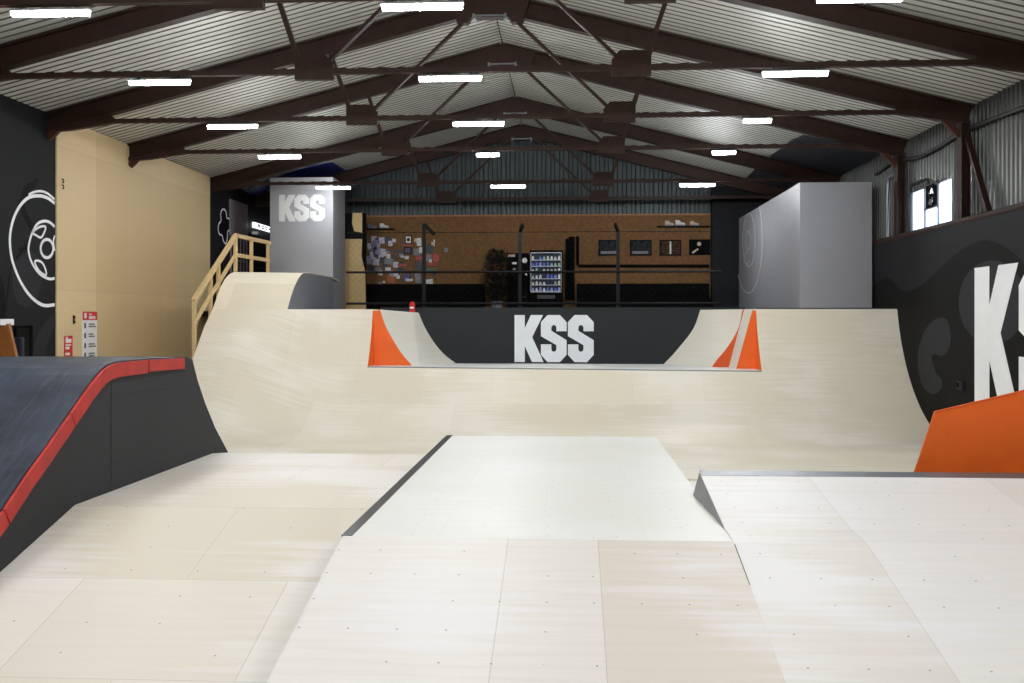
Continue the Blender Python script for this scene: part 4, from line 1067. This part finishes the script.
for r_, zz in enumerate(rowz):
    for c_ in range(8):
        if (r_, c_) in ((1, 4), (1, 5), (2, 3), (3, 2), (5, 1)): continue
        xx = gx0 + 0.06 + (gx1 - gx0 - 0.12) * c_ / 7
        hh_ = rh * random.uniform(0.45, 0.72)
        mt = 'drink_%d' % [[0, 1, 0, 1, 3, 0, 3, 0], [1, 1, 5, 1, 1, 2, 2, 5], [2, 1, 1, 0, 3, 3, 0, 1], [1, 4, 2, 1, 5, 5, 1, 1], [3, 3, 0, 3, 3, 4, 4, 2], [5, 1, 3, 4, 5, 1, 5, 1]][r_][c_]
        o_ = MB().lathe((xx, VY + 0.05, zz), [(0.03, 0), (0.036, 0.008), (0.036, hh_ * 0.75), (0.02, hh_ * 0.88), (0.018, hh_)], 8).build('drink_bottle', mt)
        tag(o_, 'tiny bottle on the lit shelves of the drinks vending machine', 'bottle', 'drinks in the vending machine')
cm = thing('coffee_machine', ((vx(508) + vx(528)) / 2, VY, ZT), 'black drinks machine with pale labels left of the lit vending machine', 'vending machine')
cx0, cx1 = vx(507), vx(528.5)
MB().box(cx0, cx1, VY + 0.05, VY + 0.75, ZT, vz(253)).build('body', 'black_plastic', cm, bevel=0.01)
def cbox(nm, x0_, y0_, x1_, y1_, mt, dp=0.01): MB().box(vx(x0_), vx(x1_), VY + 0.05 - dp, VY + 0.052, vz(y1_), vz(y0_)).build(nm, mt, cm)
cbox('name_plate', 507.8, 254.3, 515, 256.8, 'sticker_9'); cbox('display', 512, 262, 516.5, 264, 'sign_white'); cbox('button_plate', 512.5, 268, 515.5, 270, 'sticker_4')
cbox('coin_slot', 525, 273.5, 527, 275.2, 'sign_white'); cbox('tray', 522, 296, 526, 297.6, 'mural_grey')
MB().lathe((vx(524.6), VY + 0.052, vz(260.3)), [(0.085, 0), (0.085, -0.012), (0.07, -0.016)], 16, 'y').build('round_badge', 'sign_white', cm)
# plant
pc = (atY(497, 290, 32.0)[0], 32.0, ZT)
pl = thing('potted_plant', pc, 'dark bushy plant in a pot left of the drinks machine', 'plant')
MB().lathe(pc, [(0.14, 0), (0.2, 0.3), (0.21, 0.34), (0.18, 0.34), (0.17, 0.3)], 14).build('pot', 'sticker_4', pl)
MB().tube([(pc[0], pc[1], ZT + 0.3), (pc[0] + 0.02, pc[1], ZT + 1.3)], 0.03, 6).build('stem', 'leaf', pl)
m_ = MB()
for _ in range(1000):
    a_ = random.uniform(0, 2 * PI); hgt = random.uniform(0.35, 1.95); rmax = 0.42 * math.sin(PI * min(1, max(0.08, (hgt - 0.2) / 1.85))) ** 0.6
    r_ = rmax * random.uniform(0.3, 1); c_ = Vector((pc[0] + r_ * math.cos(a_), pc[1] + r_ * math.sin(a_) * 0.7, ZT + hgt))
    d = Vector((math.cos(a_), math.sin(a_), random.uniform(-0.3, 0.9))).normalized() * random.uniform(0.14, 0.26); s_ = d.cross(Vector((0, 0, 1))).normalized() * 0.04; u_ = s_.cross(d).normalized() * 0.006
    m_.add([c_, c_ + d * 0.5 + s_ + u_, c_ + d, c_ + d * 0.5 - s_ + u_, c_ + d * 0.5 - u_], [(0, 1, 2, 3), (0, 4, 1), (1, 4, 2), (2, 4, 3), (3, 4, 0)])
fo = m_.build('foliage', 'leaf', pl)
# pictures on the right part of the OSB wall
def on_osb(px_, py_): return atY(px_, py_, Y1 - 0.09)
for i, (a, b, c, d, mt, lb) in enumerate([(598.5, 240, 617.5, 255.5, 'photo_dark', 'framed dark photo nearest the drinks machine, behind a fence post'), (630, 240, 651.5, 255.5, 'photo_dark', 'second framed photo from the fence post, grey street scene'),
                                    (659.5, 240, 681, 255.5, 'photo_warm', 'framed photo with warm brown tones on the OSB wall'), (689, 239.5, 710, 255, 'frame_black', 'nearly black framed picture at the right end of the OSB wall')]):
    p = on_osb(a, b); q = on_osb(c, d)
    t_ = thing('picture_frame', ((p[0] + q[0]) / 2, Y1 - 0.1, q[1]), lb, 'picture', 'framed pictures on the OSB wall')
    m_ = MB()
    for xa, xb, za, zb_ in ((p[0], q[0], p[1] - 0.03, p[1]), (p[0], q[0], q[1], q[1] + 0.03), (p[0], p[0] + 0.03, q[1], p[1]), (q[0] - 0.03, q[0], q[1], p[1])): m_.box(xa, xb, Y1 - 0.13, Y1 - 0.08, za, zb_)
    m_.build('frame', 'frame_black', t_)
    MB().box(p[0] + 0.03, q[0] - 0.03, Y1 - 0.11, Y1 - 0.085, q[1] + 0.03, p[1] - 0.03).build('print', mt, t_)
    if i == 3:
        m_ = MB(); m_.lathe((p[0] + 0.33, Y1 - 0.112, p[1] - 0.15), [(0.07, 0), (0.07, -0.003)], 10, 'y'); m_.bar((p[0] + 0.1, Y1 - 0.114, q[1] + 0.07), (p[0] + 0.3, Y1 - 0.114, q[1] + 0.2), 0.004, 0.06); m_.build('pale_figure', 'sticker_9', t_)
    elif i == 2:
        m_ = MB(); m_.box(p[0] + 0.33, p[0] + 0.39, Y1 - 0.114, Y1 - 0.11, q[1] + 0.05, p[1] - 0.05); m_.build('pale_figure', 'sticker_2', t_)
    else:
        m_ = MB(); m_.box(p[0] + 0.07, p[0] + 0.6, Y1 - 0.114, Y1 - 0.11, q[1] + 0.06, q[1] + 0.14); m_.build('pale_ground', 'sticker_4', t_)
# wall shelves with decks / signs near the top
def shelf(px0, px1, py, lb, items):
    p = on_osb(px0, py); q = on_osb(px1, py)
    tag(MB().box(p[0], q[0], Y1 - 0.3, Y1 - 0.1, p[1] - 0.03, p[1]).build('wall_shelf', 'frame_black'), lb, 'shelf')
    for i, (x_, w_, h_, mt, l2) in enumerate(items):
        c_ = on_osb(x_, py)[0]
        t_ = thing('skate_shoe', (c_, Y1 - 0.2, p[1]), l2, 'shoe', 'shoes on the wall shelves')
        m_ = MB(); m_.prism([(c_ - w_, p[1]), (c_ + w_, p[1]), (c_ + w_, p[1] + 0.05), (c_ - w_, p[1] + 0.05)], 'y', Y1 - 0.26, Y1 - 0.14); m_.build('sole', 'sticker_4', t_)
        m_ = MB(); m_.prism([(c_ - w_, p[1] + 0.05), (c_ + w_, p[1] + 0.05), (c_ + w_ * 0.8, p[1] + 0.05 + h_ * 0.35), (c_ + w_ * 0.1, p[1] + 0.05 + h_ * 0.55), (c_ - w_ * 0.2, p[1] + h_ + 0.05), (c_ - w_, p[1] + h_ + 0.05)], 'y', Y1 - 0.255, Y1 - 0.145); m_.build('upper', mt, t_)
shelf(657, 709, 226.5, 'thin dark shelf above the framed pictures', [(669, 0.14, 0.12, 'sticker_9', 'brownish shoe at the left on the shelf above the pictures'), (680, 0.16, 0.14, 'sticker_2', 'pale shoe in the middle of the shelf above the pictures'), (694, 0.14, 0.1, 'sticker_9', 'low shoe at the right on the shelf above the pictures')])
shelf(366, 395, 229, 'thin dark shelf above the stickers at left', [(373, 0.14, 0.1, 'sticker_4', 'grey shoe at the left of the shelf above the stickers'), (385, 0.15, 0.12, 'sticker_2', 'pale shoe at the right of the shelf above the stickers')])
# black pipes
def pipe(pts, r, lb):
    tag(MB().tube([(on_osb(a, b)[0], Y1 - 0.082 - r, on_osb(a, b)[1]) for a, b in pts], r, 8).build('pipe', 'frame_black'), lb, 'pipe', 'black pipes on the OSB wall')
pipe([(567, 239), (567, 300)], 0.05, 'left thin black upright pipe right of the vending machine')
pipe([(571.5, 237), (571.5, 300)], 0.10, 'thick black upright pipe right of the vending machine')
pipe([(577.5, 236.5), (577.5, 264.5), (579, 266), (709, 266)], 0.05, 'black pipe bending from upright into the long upper horizontal run')
# stickers and posters: dense cluster
SP = [(374, 240, 5, 7, 0), (377, 247, 6, 6, 1), (371, 250, 5, 5, 4), (373, 256, 6, 7, 0), (379, 252, 4, 5, 8), (369, 260, 5, 7, 1), (376, 262, 6, 6, 0), (382, 260, 4, 5, 8), (371, 269, 5, 6, 8), (378, 270, 5, 5, 4), (385, 267, 4, 6, 8),
      (388, 240, 6, 7, 8), (394, 240.5, 3, 3, 2), (390, 245, 3, 2, 2), (392, 251, 9, 2, 8), (400, 252, 4, 4, 8), (407, 245, 9, 1.2, 6), (401, 255, 4, 3, 4), (389, 261.5, 8, 5, 4), (388, 269, 5, 3, 2), (394, 257, 4, 4, 8), (402, 265, 8, 1.6, 6), (400, 270, 6, 4, 8),
      (419, 242, 4, 7, 2), (417, 252, 6, 6, 4), (421, 250, 3, 5, 2), (419, 258, 6, 3, 6), (419, 266, 5, 7, 8), (418, 278, 5, 9, 4), (430, 249, 6, 7, 8), (434, 243, 1.4, 6, 2), (428, 258, 6, 6, 4), (436, 258, 5, 7, 6), (431, 270, 9, 3, 7), (429, 282, 7, 5, 2), (446, 250, 3, 4, 4),
      (380, 283, 3, 2, 4), (384, 282, 2, 2, 2), (391, 279, 7, 7, 5), (398, 277, 3, 3, 2), (407, 277, 8, 5, 3), (411, 280, 3, 2, 2), (424, 268, 4, 5, 8), (370, 244, 3, 4, 8), (432, 264, 8, 2, 6)]
for _ in range(26):
    SP.append((random.uniform(369, 396), random.uniform(239, 274), random.uniform(3, 5), random.uniform(3, 5.5), random.choice([0, 0, 1, 2, 4, 8])))
for _ in range(14):
    SP.append((random.uniform(398, 438), random.uniform(240, 284), random.uniform(2, 4), random.uniform(2, 4), random.choice([0, 2, 4, 5, 6, 8, 9])))
for i, (cx, cy, w_, h_, mt) in enumerate(SP):
    w_ *= 1.12; h_ *= 1.12
    p = on_osb(cx - w_ / 2, cy - h_ / 2); q = on_osb(cx + w_ / 2, cy + h_ / 2)
    ang = random.uniform(-0.12, 0.12); c_ = Vector(((p[0] + q[0]) / 2, (p[1] + q[1]) / 2)); hw_, hh_ = (q[0] - p[0]) / 2, (p[1] - q[1]) / 2
    pts = [(c_.x + a * hw_ * math.cos(ang) - b * hh_ * math.sin(ang), c_.y + a * hw_ * math.sin(ang) + b * hh_ * math.cos(ang)) for a, b in ((-1, -1), (0.9, -1), (1, -0.8), (1, 1), (-0.85, 1), (-1, 0.8))]
    d_ = 0.083 + 0.0008 * (i % 30)
    o_ = MB().prism(pts, 'y', Y1 - d_ - 0.002, Y1 - 0.08).build('sticker', 'sticker_%d' % mt)
    lb = 'one of many small overlapping stickers on the OSB wall at left'
    if (cx, cy) == (391, 279): lb = 'orange sticker low on the OSB wall at left'
    elif (cx, cy) == (431, 270): lb = 'green sticker just right of the left fence post'
    elif (cx, cy) == (434, 243): lb = 'thin white upright strip right of the left fence post'
    tag(o_, lb, 'sticker', 'stickers on the OSB wall')
for (a, b, c, d, mt, lb) in ((405, 235.5, 412, 244, 'sticker_2', 'white framed portrait print among the stickers'), (404, 247, 411.5, 254, 'sticker_3', 'square purple poster under the white portrait print')):
    p = on_osb(a, b); q = on_osb(c, d)
    t_ = thing('poster', ((p[0] + q[0]) / 2, Y1 - 0.1, q[1]), lb, 'poster')
    MB().box(p[0], q[0], Y1 - 0.11, Y1 - 0.08, q[1], p[1]).build('frame', 'frame_black', t_)
    MB().box(p[0] + 0.03, q[0] - 0.03, Y1 - 0.115, Y1 - 0.11, q[1] + 0.03, p[1] - 0.03).build('print', mt, t_)
    if mt == 'sticker_2': MB().lathe(((p[0] + q[0]) / 2, Y1 - 0.115, (p[1] + q[1]) / 2), [(0.06, 0), (0.06, -0.003)], 10, 'y').build('dark_mark', 'ink', t_)

# red extinguisher standing on the left deck edge by the partition
ex_x, ex_z = atY(411, 312, 23.9); EXY = 24.1
ZE = 2.555
ex = thing('fire_extinguisher', (ex_x, EXY, ZE), 'small red fire extinguisher on the deck left of the black partition', 'fire extinguisher')
MB().lathe((ex_x, EXY, ZE), [(0.065, 0), (0.07, 0.02), (0.07, 0.20), (0.052, 0.245), (0.03, 0.265)], 14).build('cylinder', 'extinguisher_red', ex)
MB().lathe((ex_x, EXY, ZE + 0.255), [(0.025, 0), (0.025, 0.06), (0.015, 0.07)], 10).build('valve', 'black_plastic', ex)
MB().bar((ex_x - 0.01, EXY, ZE + 0.32), (ex_x + 0.08, EXY, ZE + 0.31), 0.02, 0.02).build('lever', 'black_plastic', ex)
MB().box(ex_x - 0.05, ex_x + 0.05, EXY - 0.074, EXY - 0.066, ZE + 0.10, ZE + 0.14).build('label', 'sign_white', ex)

# ------------------------------------------------------------------ daylight outside
w = bpy.data.worlds.new('World'); SC.world = w; w.use_nodes = True
bg = w.node_tree.nodes['Background']
bg.inputs[0].default_value = (0.80, 0.88, 1.0, 1); bg.inputs[1].default_value = 2.2
